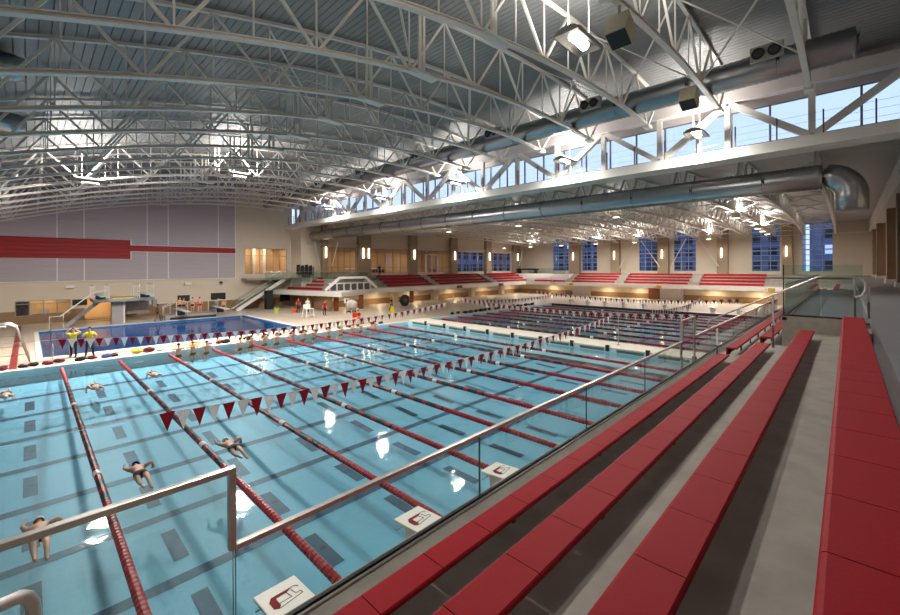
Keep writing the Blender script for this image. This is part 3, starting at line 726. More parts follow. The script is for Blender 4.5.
MB().tube([(71.56, 38.7, 5.33), (71.56, 47.4, 5.33)], .03, 8).build('top_rail', M_STEEL, t)
tag(MB().box(76, 77, 48.0, 53.0, 4.9, 5.25).box(76.1, 76.9, 48.2, 48.6, 4.2, 4.9).box(76.1, 76.9, 52.4, 52.8, 4.2, 4.9).build('table', M_DARKG, origin=(76.5, 50, 4.2)), 'long dark table on the raised gallery corner platform', 'table')
# fascia boxes
fb = None
for i, (x, y, lab) in enumerate([(70.38, 21.8, 'second'), (70.38, 7.6, 'first'), (70.38, 37.0, 'third')]):
    L_ = f'small yellow box fixture on the end gallery fascia, {lab} from the bleachers'
    if fb is None:
        fb = thing('fascia_box', L_, 'fixture', (x, y, 2.35), 'yellow fascia fixtures'); MB().box(x-.3, x, y-.55, y+.2, 2.15, 2.55).build('body', M_BRASS, fb, bevel=.04); MB().tube([(x-.15,y+.2,2.35),(x-.15,y+.5,2.35)], [.1,.2], 12).build('horn', M_OCH, fb)
    else: dup(fb, (x, y, 2.35), L_)
for i, (x, lab) in enumerate([(50.5, 'closer to the diving pool'), (62, 'closer to the end wall')]):
    tag(MB().box(x-.5, x+.5, 46.6, 46.99, 2.05, 2.5).box(x-.2,x+.2,46.4,46.6,2.1,2.4).build('fascia_speaker', M_PILD, origin=(x, 46.9, 2.05)), f'small brown loudspeaker on the far gallery fascia, {lab}', 'speaker', 'brown fascia speakers')
# diagonal braces at the end wall
br = None
for i, (y0, y1, z0, z1) in enumerate([(31.4, 28.2, 5.3, 10.4), (24.2, 27.2, 5.5, 10.3), (22.4, 19.8, 5.5, 10.3), (15.2, 18.0, 5.5, 10.3)]):
    tag(MB().tube([(79.0, y0, z0), (78.4, y1, z1)], .11, 8).build('diagonal_brace', M_WHITE, origin=(79, y0, z0)), f'white diagonal brace against the end wall, {ORD[3-i]} from the bleachers', 'brace', 'white diagonal wall braces')
for i, (x0, x1) in enumerate([(76.2, 78.0), (28.4, 27.6), (30.3, 31.2)]):
    tag(MB().tube([(x0 if i else 76.9, 53.0, 5.8), (x1, 52.8, 9.2)], .1, 8).build('diagonal_brace', M_WHITE, origin=(x0, 53, 5.4)), ['white diagonal brace in the gallery corner by the end wall', 'white brace above the gallery bay, on the diving pool side', 'white brace above the gallery bay, beside the sconce'][i], 'brace', 'white diagonal wall braces')

# stairs from the diving deck to the gallery
t = thing('staircase', 'long pale staircase climbing the wall from the diving deck to the gallery', 'stairs', (19, 55.8, .15))
SX0, SX1 = 18.3, 24.6; n = 22
sv = lambda s: (SX0+(SX1-SX0)*s, .15+3.95*s)
m = MB()
for i in range(n): 
    a = SX0+(SX1-SX0)*i/n; z = .15+3.95*(i+1)/n; m.box(a, a+(SX1-SX0)/n, 55.5, 56.9, z-.22, z)
m.build('steps', M_CONC, t)
for y in (55.35, 56.95): MB().bar((SX0, y, .15), (SX1, y, 4.1), .1, .42).build('stringer', M_WHITE, t)
for y in (55.35, 56.95):
    MB().tube([(SX0-.2, y, 1.15), (SX0, y, 1.2), (SX1, y, 5.15), (SX1+1, y, 5.15)], .03, 8).build('handrail', M_STEEL, t)
    mm = MB()
    MB().add([(SX0,y,.4),(SX1,y,4.35),(SX1,y,5.05),(SX0,y,1.1),(SX0,y+.012,.4),(SX1,y+.012,4.35),(SX1,y+.012,5.05),(SX0,y+.012,1.1)], [(0,1,2,3),(7,6,5,4),(0,4,5,1),(2,6,7,3),(1,5,6,2),(3,7,4,0)]).build('glass_panel', M_GLASS, t)
tag(MB().box(21.6, 22.4, 54.2, 55.0, .15, 2.6).build('pylon', M_DARKG, origin=(22, 54.6, .15)), 'dark pillar under the top of the diving deck staircase', 'pillar')
# stacked black chairs/carts on the gallery
for i in range(4):
    x = 25.15+.58*i
    t = thing('stacked_chairs', f'tall black chair stack on the gallery above the bay, {ORD[i]} from the stairs', 'chairs', (x, 52.4, 4.2), 'black chair stacks')
    mm = MB()
    for k in range(7): mm.box(x-.22+.02*k, x+.2+.02*k, 52.2, 52.7, 4.55+.17*k, 4.63+.17*k)
    mm.build('seat', M_BLACK, t)
    MB().ext([(x-.24,52.7,4.7),(x-.2,52.7,5.95-.1*(i%2)),(x+.26,52.7,6.0-.1*(i%2)),(x+.2,52.7,4.7)], (0,.08,0)).build('backrest', M_BLACK, t)
    for dx in (-.2, .18):
        for dy in (52.22, 52.68): MB().box(x+dx-.02, x+dx+.02, dy-.02, dy+.02, 4.2, 5.7).build('leg', M_GREY, t)

# ------------------------------------------------------------------ diving platform, springboards
t = thing('diving_platform', 'grey concrete diving platform with stair and two springboards beside the low window', 'diving platform', (6, 51.5, .15))
MB().box(4.2, 8.9, 50.2, 53.4, 2.35, 2.65).build('deck', M_MID, t, bevel=.02)
MB().box(5.6, 6.5, 51.0, 51.6, .15, 2.35).build('pier', M_MID, t); MB().box(6.5, 6.62, 51, 52.6, .15, 2.35).build('fin_wall', M_SOFF, t)
MB().box(6.62, 8.8, 52.4, 52.6, .9, 2.35).build('back_wall', M_CONC, t)
m = MB()
for i in range(12): m.box(2.4+.2*i, 2.62+.2*i, 51.3, 52.4, .15+.19*i-.02, .15+.19*(i+1))
m.build('steps', M_CONC, t); MB().bar((2.3, 51.2, .2), (4.7, 51.2, 2.45), .08, .3).build('stringer', M_MID, t)
MB().tube([(1.3,50.9,.15),(1.3,50.9,1.25),(2.0,50.9,1.25),(4.3,50.9,3.3),(5.3,50.9,3.45)], .045, 8).build('handrail', M_WHITE, t)
MB().tube([(2.2,50.9,.15),(2.2,50.9,1.4)], .04, 8).build('rail_post', M_WHITE, t)
MB().box(5.6, 7.3, 50.25, 51.2, 2.65, 2.72).build('mat', M_YEL, t)
for j, x in enumerate((4.75, 8.15)):
    sb = MB().box(x-.26, x+.26, 48.0, 53.2, 2.98, 3.03).build('springboard', M_AQUA, t); MB().box(x-.35, x+.35, 50.4, 50.8, 2.65, 2.98).build('fulcrum', M_BLACK, sb)
    for s in (-.55, .55):
        MB().tube([(x+s,49.8,2.65),(x+s,49.8,3.95),(x+s,53.0,3.95),(x+s,53.0,2.65)], .035, 8).build('side_rail', M_WHITE, t)
        for yy in (50.8, 51.9): MB().tube([(x+s,yy,2.65),(x+s,yy,3.95)], .03, 6).build('rail_post', M_WHITE, t)
MB().tube([(5.6,53.2,2.65),(5.6,53.2,3.95),(7.4,53.2,3.95),(7.4,53.2,2.65)], .03, 6).build('back_rail', M_WHITE, t)
MB().box(8.75, 9.1, 50.3, 50.9, 1.7, 2.4).build('control_box', M_MID, t)
t = thing('springboard_stand', 'low grey springboard platform with rails and two boards beside the diving pool', 'diving platform', (12.6, 50.6, .15))
MB().box(9.8, 14.6, 50.3, 53.0, .15, .62).build('deck', M_MID, t, bevel=.03); MB().box(10.2, 14.5, 50.27, 50.32, .2, .42).build('fascia', M_DARKG, t)
for x in (11.2, 14.9):
    MB().box(x-.26, x+.26, 47.7, 52.8, 1.12, 1.17).build('springboard', M_AQUA, t); MB().box(x-.35, x+.35, 50.2, 50.6, .62, 1.12).build('fulcrum', M_BLACK, t)
    MB().box(x-.3, x+.3, 52.2, 52.8, .15, 1.12).build('anchor', M_MID, t)
    for s in (-.5, .5): MB().tube([(x+s,49.9,.62),(x+s,49.9,1.95),(x+s,52.7,1.95),(x+s,52.7,.62)], .03, 6).build('side_rail', M_WHITE, t)
MB().tube([(9.7,50.5,.15),(9.7,50.5,1.5),(11,51.5,1.9),(11,51.5,.6)], .03, 6).tube([(9.9,52,.15),(9.9,52,1.5),(11,52.5,1.9)], .03, 6).build('stair_rail', M_WHITE, t)
for i, x in enumerate((12.4, 16.0)):
    t = thing('scoreboard_stand', ['black framed board on legs behind the low springboards', 'black framed board on legs beside the staircase foot'][i], 'board', (x, 54.6, .15), 'black boards behind the springboards')
    MB().box(x-.6-.2*i, x+.6+.2*i, 54.55, 54.65, 1.75, 2.45+.1*i).build('panel', M_BLACK, t)
    for s in (-.4, .4): MB().box(x+s-.03, x+s+.03, 54.57, 54.63, .15, 1.75).build('leg', M_MID, t)
for i, x in enumerate((3.0, 13.4)):
    tag(MB().box(x-.35, x+.35, LW-.35, LW, 3.55, 3.85).build('wall_light', M_WHITE, origin=(x, LW, 3.55)), ['white box light on the far wall above the office window', 'white box light on the far wall above the low springboards'][i], 'wall lamp', 'white wall lights on the far wall')
tag(MB().box(16.9, 17.15, LW-.4, LW, 3.6, 3.85).build('camera_mount', M_BLACK, origin=(17, LW, 3.6)), 'small black camera on the far wall below the grey panels', 'camera')

# ladders
ld = None
for i, (x, y, rz, lab) in enumerate([(1.0, 33.4, 0, 'steel pool ladder rail beside the two coaches, nearer the striped tile'), (1.75, 33.4, 0, 'steel pool ladder rail beside the two coaches, nearer their feet'), (1.3, 49.6, PI, 'steel ladder rail at the far edge of the diving pool below the platform rail'), (17.4, 48.2, PI/2, 'steel ladder rail at the diving pool corner below the staircase')]):
    if ld is None:
        ld = tag(MB().tube([(x, y+1.0, -.6), (x, y+1.0, .8), (x, y+.85, 1.0), (x, y+.6, 1.0), (x, y+.4, .8), (x, y+.35, .15)], .03, 8).build('ladder_rail', M_STEEL, origin=(x, y, .15), smooth=True), lab, 'ladder', 'pool ladder rails')
    else: dup(ld, (x, y, .15), lab, rz)
# steel guard stand at the picture edge
t = thing('lifeguard_stand', 'tubular steel lifeguard stand with white seat on the deck beside the diving pool', 'stand', (-1.1, 34.5, .15))
for y in (34.0, 35.0):
    MB().tube([(-2.2,y,.15),(-1.9,y,2.3),(-.75,y,2.38),(-.5,y,2.2),(.05,y,.15)], .045, 8).build('leg', M_STEEL, t, smooth=True)
for z, x in ((1.7,-.28),(1.1,-.13),(.6,.0)): MB().tube([(x,34,z),(x,35,z)], .03, 6).tube([(x,34,z),(-2.0+.1,34,z)], .025, 6).build('rung', M_STEEL, t)
MB().box(-1.9, -.9, 33.95, 35.05, 2.2, 2.28).build('seat', M_WHITE, t)
MB().box(-1.95, -1.87, 34.0, 35.0, 2.28, 3.0).build('backrest', M_WHITE, t)

# ------------------------------------------------------------------ high roof: deck, trusses
m = MB(); pitch = .305; x = -12.0; pitch = .285; y0, y1 = -3.3, LW+.3
prev = None
while x < 27.4:
    for a, b, dz0, dz1 in ((x, x+.255, 0, 0), (x+.255, x+.26, 0, .05), (x+.26, x+.28, .05, .05), (x+.28, x+pitch, .05, 0)):
        m.add([(a,y0,zr(a)+dz0),(b,y0,zr(b)+dz1),(b,y1,zr(b)+dz1),(a,y1,zr(a)+dz0)], [(0,1,2,3)])
    x += pitch
for i in range(40):
    a, b = -12.4+i, -11.4+i
    m.add([(a,y0,zr(a)+.3),(b,y0,zr(b)+.3),(b,y1,zr(b)+.3),(a,y1,zr(a)+.3)], [(0,1,2,3)])
struct(m.build('ceiling', M_ROOF))
TY = [1.2+3.38*k for k in range(17)]
XL, XR = -12.0, 26.0
def chord_pts(f, a, b, n): return [(a+(b-a)*i/n, f(a+(b-a)*i/n)) for i in range(n+1)]
def chord(pts, y, w_, h_, m=None):
    m = m or MB(); n = len(pts)
    for wy, h0, h1 in ((w_, -h_/2, -h_/2+.035), (.05, -h_/2+.035, h_/2-.035), (w_, h_/2-.035, h_/2)):
        vs = []; fs = []
        for x, z in pts: vs += [(x,y-wy/2,z+h0),(x,y+wy/2,z+h0),(x,y+wy/2,z+h1),(x,y-wy/2,z+h1)]
        for i in range(n-1):
            for j in range(4): fs.append((4*i+j, 4*i+(j+1) % 4, 4*i+4+(j+1) % 4, 4*i+4+j))
        fs += [(0,1,2,3), (4*n-1,4*n-2,4*n-3,4*n-4)]; m.add(vs, fs)
    return m
GT = 'arched white roof trusses of the high hall'
y = TY[0]
tr = thing('roof_truss', 'x', 'roof truss', (XR, y, zc(XR)), GT)
chord(chord_pts(zc, XL, 24.0, 30), y, .2, .13).build('bottom_chord', M_TRUSS, tr)
ztop = lambda x: zr(x)-.12
chord(chord_pts(ztop, XL, 26.6, 30), y, .14, .11).build('top_chord', M_TRUSS, tr)
nodes = [24.0-3.6*i for i in range(11) if 24.0-3.6*i > XL]
for nx in nodes:
    for s, hx in ((-1, 1.8), (1, 1.8)):
        tx = nx+s*hx
        if tx > 26.4 or tx < XL: continue
        MB().bar((nx+s*.05, y, zc(nx)), (tx, y, ztop(tx)), .085, .085).build('diagonal', M_TRUSS, tr)
    if nx != 24.0: MB().bar((nx, y, zc(nx)), (nx, y, ztop(nx)), .05, .05, up=(1,0,0)).build('vertical', M_TRUSS, tr)
    tx = nx-1.8
    if tx > XL and abs(tx-22.2) > .3: MB().bar((tx, y, zc(tx)), (tx, y, ztop(tx)), .04, .04, up=(1,0,0)).build('vertical', M_TRUSS, tr)
MB().box(23.7, 24.3, y-.16, y+.16, zc(24)-.13, zc(24)+.05).build('end_plate', M_TRUSS, tr)
MB().box(9.6, 10.9, y-.2, y+.2, zc(10.2)-.1, zc(10.2)-.02).box(10.0, 10.12, y-.1, y-.02, zc(10)+.1, ztop(10)).box(10.3, 10.42, y+.02, y+.1, zc(10)+.1, ztop(10)).build('splice_plate', M_WHITE, tr)
tr['label'] = 'white arched roof truss directly above the red bleachers, first from the concourse'
for k in range(1, 17): dup(tr, (XR, TY[k], zc(XR)), f'white arched roof truss, {ORD[k]} from the concourse')
# cross bracing rods in the roof
for k in range(0, 10):
    for xa, xb in ((20.4, 16.8), (9.6, 6.0)):
        if xa == 9.6 and k % 2: continue
        t = thing('cross_brace', f'white crossed brace rods {"nearer the duct" if xa > 20 else "over the open pool"} between the {ORD[k]} and {ORD[k+1]} arched trusses', 'brace', (xa, TY[k], zc(xa)), 'crossed brace rods between the arched trusses')
        for ya, yb in ((TY[k]+.08, TY[k+1]-.08), (TY[k+1]-.08, TY[k]+.08)):
            MB().tube([(xa, ya, zc(xa)+.15), (xb, yb, ztop(xb)-.15)], .04, 6).build('rod', M_TRUSS, t)
# girder with clerestory
GX = 26.0
t = thing('girder', 'long white box girder carrying the roof below the clerestory windows', 'girder', (GX, 27, 11.1))
MB().box(25.42, 26.68, -3.1, LW, 11.1, 11.17).box(25.35, 25.42, -3.1, LW, 11.1, 11.62).box(26.68, 26.75, -3.1, LW, 11.1, 11.62).box(25.42,26.68,-3.1,LW,11.55,11.61).build('bottom_chord', M_WHITE, t)
MB().box(25.8, 26.4, -3.1, LW, 14.15, 14.75).build('top_chord', M_SOFF, t)
gy = [1.2+3.38*k for k in range(-1, 17)]
for k, y in enumerate(gy):
    MB().box(25.95, 26.2, y-.13, y+.13, 11.64, 14.15).build('vertical', M_TRUSS, t)
    if k < len(gy)-1:
        a, b = (11.7, 14.2) if k % 2 == 1 else (14.2, 11.7)
        MB().bar((26.07, y, a), (26.07, gy[k+1], b), .3, .3, up=(1,0,0)).build('diagonal', M_TRUSS, t)
# clerestory wall and windows
struct(MB().box(27.0, 27.3, -3.3, LW+.3, 11.5, 12.02).box(27.0, 27.3, -3.3, LW+.3, 13.95, 16.2).build('wall_clerestory', M_SOFF))
for k in range(len(gy)):
    a = gy[k]; b = gy[k+1] if k+1 < len(gy) else LW
    window(WN, 'x', 27.0, a, b, 12.02, 13.95, 2, [12.02, 13.95], M_MID, fw_=.09); WN += 1
# catwalk rail
t = thing('catwalk_rail', 'thin cable rail with short posts along the top of the white girder', 'railing', (25.6, 27, 11.64))
i = 0; y = -2.6
while y < LW-.5:
    MB().box(25.53, 25.59, y-.03, y+.03, 11.64, 12.75).build('post', M_PILD, t); y += 1.69
for z in (11.95, 12.3, 12.65): MB().tube([(25.56, -3.0, z), (25.56, LW-.1, z)], .008, 5).build('cable', M_STEEL, t)

# ducts
def spiral(name, lab, x, y0, y1, z, r, elbow=False):
    t = thing(name, lab, 'duct', (x, (y0+y1)/2, z))
    m = MB(); n = int((y1-y0)/.11); pts = []; rad = []
    for i in range(n+1): pts.append((x, y0+(y1-y0)*i/n, z)); rad.append(r+(.03 if i % 2 else 0))
    m.tube(pts, rad, 28); m.build('duct_run', M_DUCT, t, smooth=True)
    y = y0+2.4; mm = []
    while y < y1:
        MB().tube([(x,y-.06,z),(x,y+.06,z)], r+.035, 28).build('band', M_DUCTB, t); y += 3.38
    return t
spiral('spiral_duct', 'large round spiral duct hanging high beside the clerestory windows', 22.2, -.35, 55.5, 14.1, .59)
t = spiral('spiral_duct', 'large round spiral duct hanging low below the white girder', 27.6, .8, 53.4, 9.95, .6)
pts = [(27.6,1.5,9.95)]+[(27.6, .85-1.0*math.sin(a), 9.95-1.0*(1-math.cos(a))) for a in [PI/2*i/8 for i in range(1,9)]]+[(27.6,-.15,8.2)]
MB().tube(pts, .6, 24).build('elbow', M_DUCT, t, smooth=True)
for k in range(1, 16): MB().tube([(27.6,TY[k]-.05,9.95+.56),(27.6,TY[k]-.05,11.1)], .03, 6).build('hanger', M_TRUSS, t)
for i, (y, x, z) in enumerate([(19.8, -.55, 12.15), (26.5, -.55, 11.95), (36.7, -.9, 11.2)]):
    t = thing('duct_outlet', f'dark round duct end poking in beside the arched trusses, {ORD[i]} from the bleachers', 'duct', (x, y, z), 'duct ends at the roof edge')
    MB().tube([(x-8, y, z), (x-.2, y, z), (x+.2, y, z), (x+.5, y, z)], [.45,.45,.45,.38], 16).build('duct_run', M_DUCT, t, smooth=True)
    MB().tube([(x+.45, y, z), (x+.52, y, z)], .3, 16).build('mouth', M_BLACK, t)
# twin nozzles on the high duct
nz = None
for i, y in enumerate((2.4, 10.1, 16.9, 24.6, 32.6, 40.4, 48.5)):
    lab = f'pair of black round air nozzles on the high spiral duct, {ORD[i]} from the concourse'
    x, z = 21.5, 14.45
    if nz is None:
        nz = thing('air_nozzle', lab, 'vent', (x, y, z), 'nozzle pairs on the high duct')
        MB().box(x-.06, x+.25, y-.56, y+.56, z-.3, z+.3).build('plate', M_SOFF, nz)
        for s in (-.27, .27):
            MB().tube([(x-.22, y+s, z-.05), (x, y+s, z)], [.23, .23], 20).build('nozzle', M_BLACK, nz); MB().tube([(x-.24, y+s, z-.05), (x-.222, y+s, z-.05)], .15, 20).build('ring', M_GREY, nz)
    else: dup(nz, (x, y, z), lab)

# ------------------------------------------------------------------ low roof beyond the girder
m = MB(); x = 27.0
while x < 80.5:
    for a, b, dz0, dz1 in ((x, x+.5, 0, 0), (x+.5, x+.53, 0, .06), (x+.53, x+.6, .06, .06), (x+.6, x+.63, .06, 0)):
        m.add([(a,-3.3,zlr(a)+dz0),(b,-3.3,zlr(b)+dz1),(b,54.3,zlr(b)+dz1),(a,54.3,zlr(a)+dz0)], [(0,1,2,3)])
    x += .63
struct(m.build('ceiling_low', M_ROOFL))
GL = 'low roof trusses beyond the girder'
y = TY[0]; tl = thing('low_truss', 'white low roof truss beyond the girder, first from the concourse', 'roof truss', (53, y, 10.3), GL)
chord(chord_pts(zl, 28.5, 79.8, 24), y, .2, .19).build('bottom_chord', M_TRUSS, tl)
chord(chord_pts(lambda x: zlr(x)-.1, 26.8, 79.8, 24), y, .14, .12).build('top_chord', M_TRUSS, tl)
m = MB(); nn = 23; st = 51.3/nn
for i in range(nn):
    a = 28.5+st*i; b = a+st/2; c_ = a+st
    m.bar((a,y,zl(a)), (b,y,zlr(b)-.1), .11, .11).bar((b,y,zlr(b)-.1), (c_,y,zl(c_)), .13, .13).bar((b,y,zlr(b)-.1), (b,y,zl(b)), .045, .045, up=(1,0,0))
m.build('web_lattice', M_TRUSS, tl)
for k in range(1, 16): dup(tl, (53, TY[k], 10.3), f'white low roof truss beyond the girder, {ORD[k]} from the concourse')
for i, x in enumerate((34, 42, 50, 58, 66, 74)):
    m = MB()
    for k in range(15):
        m.bar((x, TY[k], zl(x)), (x, TY[k+1], zlr(x)-.2), .1, .1).bar((x, TY[k+1], zl(x)), (x, TY[k], zlr(x)-.2), .1, .1)
    m.bar((x, TY[0], zl(x)), (x, TY[15], zl(x)), .07, .07)
    tag(m.build('bridging_lattice', M_TRUSS, origin=(x, TY[0], zl(x))), f'white cross bridging under the low roof, {ORD[5-i]} from the end wall', 'bracing', 'bridging under the low roof')
tag(MB().tube([(78.6, -2, 10.1), (78.6, 52, 10.1)], .06, 8).build('pipe', M_WHITE, origin=(78.6, 25, 10.1)), 'long white pipe running along the top of the end wall', 'pipe')
# flood lights; those over the bulkhead half are added to brighten the pool
fl0 = None
for i, (x, y, z) in enumerate([(70,45.5,9.75),(70,38.7,9.75),(70,32,9.75),(70,25.3,9.75),(70,14.7,9.75),(70,52,9.75),(64,8.1,10.45),(68,8.1,10.35),(72.5,8.1,10.2),(50,8.1,10.6),(42,17,10.8),(42,29,10.8),(42,41,10.8)]):
    lab = f'small cream floodlight under the low trusses, {ORD[i]} in order from the gallery corner' if i < 6 else (f'small cream floodlight on the chord near the concourse, {ORD[i-6]} of four' if i < 10 else f'small added cream floodlight high over the bulkhead half, {ORD[i-10]} from the bleachers')
    if fl0 is None:
        fl0 = thing('floodlight', lab, 'floodlight', (x,y,z), 'cream floodlights under the low roof')
        MB().ext([(x-.24,y-.3,z-.2),(x+.24,y-.3,z-.2),(x+.34,y-.3,z+.3),(x-.34,y-.3,z+.3)], (0,.6,0)).build('housing', M_SPK, fl0)
        MB().box(x-.2,x+.2,y-.26,y+.26,z-.22,z-.201).build('lens', M_FLOOD, fl0)
        MB().box(x-.05,x+.05,y-.05,y+.05,z+.3,z+.55).build('bracket', M_MID, fl0)
    else: dup(fl0, (x,y,z), lab)

# hanging light fixtures, high hall
def fixture(lab, x, y, z, grp, L=1.7):
    t = thing('hanging_light', lab, 'ceiling lamp', (x, y, z), grp)
    m = MB(); n = 8; prof = []
    for i in range(n+1):
        a = PI*i/n; prof.append((y-.42*math.cos(a), z+.22*math.sin(a)))
    pin = [(yy*1.0 + (y-yy)*.06, zz-.03) for yy, zz in prof]
    vs = [(x-L/2, *p) for p in prof]+[(x+L/2, *p) for p in prof]
    m.add(vs, [(i, i+1, n+2+i, n+1+i) for i in range(n)]); rf = m.build('reflector', M_FIX, t, smooth=True)
    for s in (-1, 1): MB().add([(x+s*L/2, *p) for p in prof], [tuple(range(n+1))]).build('end_cap', M_FIX, t)
    
    for s in (-.42, .42): MB().box(x-L/2, x+L/2, y+s-.02, y+s+.02, z-.05, z+.08).build('side_rail', M_FIX, t)
    MB().tube([(x-.42, y, z+.06), (x+.42, y, z+.06)], .16, 10).build('lens', M_LENS, rf)
    MB().box(x-.6, x+.6, y-.25, y+.25, z+.235, z+.25).build('uplight', M_UP, rf)
    for s in (-1, 1): MB().tube([(x+s*L*.42, y, z+.2), (x+s*L*.42, y, max(z+.6, ztop(x)-.1))], .02, 6).build('hanger', M_TRUSS, t)
    return t
GFX = 'hanging lights under the arched roof'
fx = [(12.6, 6.3, 12.85, 'hanging light with curved reflector above the near bleachers'), (11.6, 34.2, 12.75, 'hanging light over the middle of the diving side lanes'), (2.75, 34.2, 10.95, 'hanging light low at the roof edge over the diving pool coaches'), (2.75, 6.3, 10.6, 'hanging light high above the camera')]
for x, y, z, lab in fx: fixture(lab, x, y, z, GFX)
for i, (y) in enumerate((5.7, 13.3, 23.2, 33.4, 43.5)):
    t = fixture(f'light fixture on a bracket beside the clerestory, {ORD[i]} from the concourse', 24.6, y, 12.45, 'lights beside the clerestory', L=1.5)
    MB().tube([(25.42,y,11.5),(25.3,y,12.6),(24.6,y,12.7)], .04, 8).build('post', M_TRUSS, t)
# loudspeakers under trusses
sp = None
for i, (x, y, z, lab) in enumerate([(11.6, 4.58, 12.2, 'beige loudspeaker box under the second arched truss, over the pool'), (18.6, 4.58, 12.35, 'beige loudspeaker box under the second arched truss, beside the duct')]):
    if sp is None:
        sp = thing('loudspeaker', lab, 'speaker', (x,y,z), 'beige loudspeakers under the arched truss')
        q = [(x-.35,y-.3,z-.2),(x+.2,y-.3,z-.45),(x+.42,y-.3,z+.1),(x-.12,y-.3,z+.38)]
        MB().ext(q, (0,.6,0)).build('cabinet', M_SPK, sp); 
        MB().ext([(x-.335,y-.27,z-.225),(x+.17,y-.27,z-.452),(x+.165,y-.27,z-.462),(x-.34,y-.27,z-.235)], (0,.54,0)).build('grille', M_BLACK, sp)
        MB().box(x-.03,x+.03,y-.03,y+.03,z+.25,z+.7).build('bracket', M_MID, sp)
    else: dup(sp, (x,y,z), lab)
for i, x in enumerate((34, 44)):
    tag(MB().box(x-.2, x+.2, -2.4, -2.1, 10.25+.35, 10.9).build('wall_speaker', M_BLACK, origin=(x,-2.1,10.6)), f'small black speaker high on the concourse beam, {ORD[i]} along from the bleachers', 'speaker', 'small black concourse speakers')

# exterior seen through the windows
for i, (x, y0_, y1_, z1_) in enumerate([(120, -40, 6, 22), (130, 8, 40, 17), (125, 42, 74, 24)]):
    t = thing('building', f'blue evening building outside the end windows, {ORD[i]} from the concourse', 'building', (x, (y0_+y1_)/2, 0), 'buildings outside')
    MB().box(x, x+15, y0_, y1_, -6, z1_).build('wall', M_BLUEB, t)
    mm = MB(); m2 = MB()
    yy = y0_+1.5
    while yy < y1_-3:
        zz = -2
        while zz < z1_-3:
            (m2 if random.random() < .18 else mm).box(x-.06, x-.01, yy, yy+1.7, zz, zz+1.9); zz += 3.4
        yy += 3.1
    mm.build('dark_pane', M_NAVY, t); m2.build('lit_pane', M_LITW, t)
t = thing('building', 'blue evening building outside the far gallery windows', 'building', (80, 78, 0), 'buildings outside')
MB().box(58, 112, 78, 90, -6, 20).build('wall', M_BLUEB, t)
mm = MB()
for i in range(16):
    for j in range(5): mm.box(59.5+3.3*i, 61.4+3.3*i, 77.9, 77.96, 1+3.4*j, 3+3.4*j)
mm.build('dark_pane', M_NAVY, t)
struct(MB().box(82, 200, -80, 140, -.5, 2.2).build('ground', M_BLUEB))

# ------------------------------------------------------------------ people
def skin_mesh(joints, bones, root, sub=1):
    names = list(joints); idx = {n: i for i, n in enumerate(names)}
    me = bpy.data.meshes.new('skin_src'); me.from_pydata([joints[n][0] for n in names], [(idx[a], idx[b]) for a, b in bones], [])
    o = bpy.data.objects.new('skin_src', me); COL.objects.link(o)
    md = o.modifiers.new('s', 'SKIN'); md.use_smooth_shade = True
    for i, n in enumerate(names):
        r = joints[n][1]; sv_ = me.skin_vertices[0].data[i]; sv_.radius = r if isinstance(r, tuple) else (r, r); sv_.use_root = (n == root)
    ss = o.modifiers.new('u', 'SUBSURF'); ss.levels = sub; ss.render_levels = sub
    bpy.context.view_layer.update()
    ev = o.evaluated_get(bpy.context.evaluated_depsgraph_get())
    out = bpy.data.meshes.new_from_object(ev); bpy.data.objects.remove(o)
    out.polygons.foreach_set('use_smooth', [True]*len(out.polygons))
    return out
def base_joints(**ov):
    J = {'pel': ((0,0,.95), (.15,.105)), 'sp': ((0,.01,1.12), (.125,.09)), 'ch': ((0,0,1.31), (.155,.105)), 'nk': ((0,-.01,1.46), .052), 'h0': ((0,.02,1.55), (.062,.075)), 'h1': ((0,.02,1.63), (.075,.092)), 'h2': ((0,.005,1.72), (.06,.07)), 'nose': ((0,.118,1.60), .012)}
    for s, k in ((-1,'l'), (1,'r')):
        J['sh'+k] = ((s*.175,0,1.39), .06); J['el'+k] = ((s*.235,-.03,1.12), .042); J['wr'+k] = ((s*.25,.05,.88), .03); J['ha'+k] = ((s*.25,.08,.81), (.034,.022))
        J['hi'+k] = ((s*.095,0,.88), .088); J['kn'+k] = ((s*.105,.015,.5), .056); J['an'+k] = ((s*.11,-.02,.09), .038); J['to'+k] = ((s*.125,.15,.035), .032)
    for k, v in ov.items(): J[k] = (v, J[k][1])
    B = [('pel','sp'),('sp','ch'),('ch','nk'),('nk','h0'),('h0','h1'),('h1','h2'),('h1','nose')]
    for k in 'lr':
        B += [('ch','sh'+k),('sh'+k,'el'+k),('el'+k,'wr'+k),('wr'+k,'ha'+k),('pel','hi'+k),('hi'+k,'kn'+k),('kn'+k,'an'+k),('an'+k,'to'+k)]
        w_ = Vector(J['wr'+k][0]); h_ = Vector(J['ha'+k][0]); d = (h_-w_).normalized()
        side = d.cross(Vector((0,0,1)) if abs(d.z) < .8 else Vector((1,0,0))).normalized()
        for f in range(4):
            q = h_ + side*(.024*(f-1.5)) + d*.02; L_ = (.05,.062,.058,.044)[f]
            J[f'fa{k}{f}'] = (tuple(q+d*L_*.5), .009); J[f'fb{k}{f}'] = (tuple(q+d*L_+Vector((0,.01,-.004))), .008)
            B += [('ha'+k, f'fa{k}{f}'), (f'fa{k}{f}', f'fb{k}{f}')]
        th = w_+d*.02+side*.045; J['th'+k] = (tuple(th+d*.03), .009); B += [('wr'+k,'th'+k)]
    return J, B
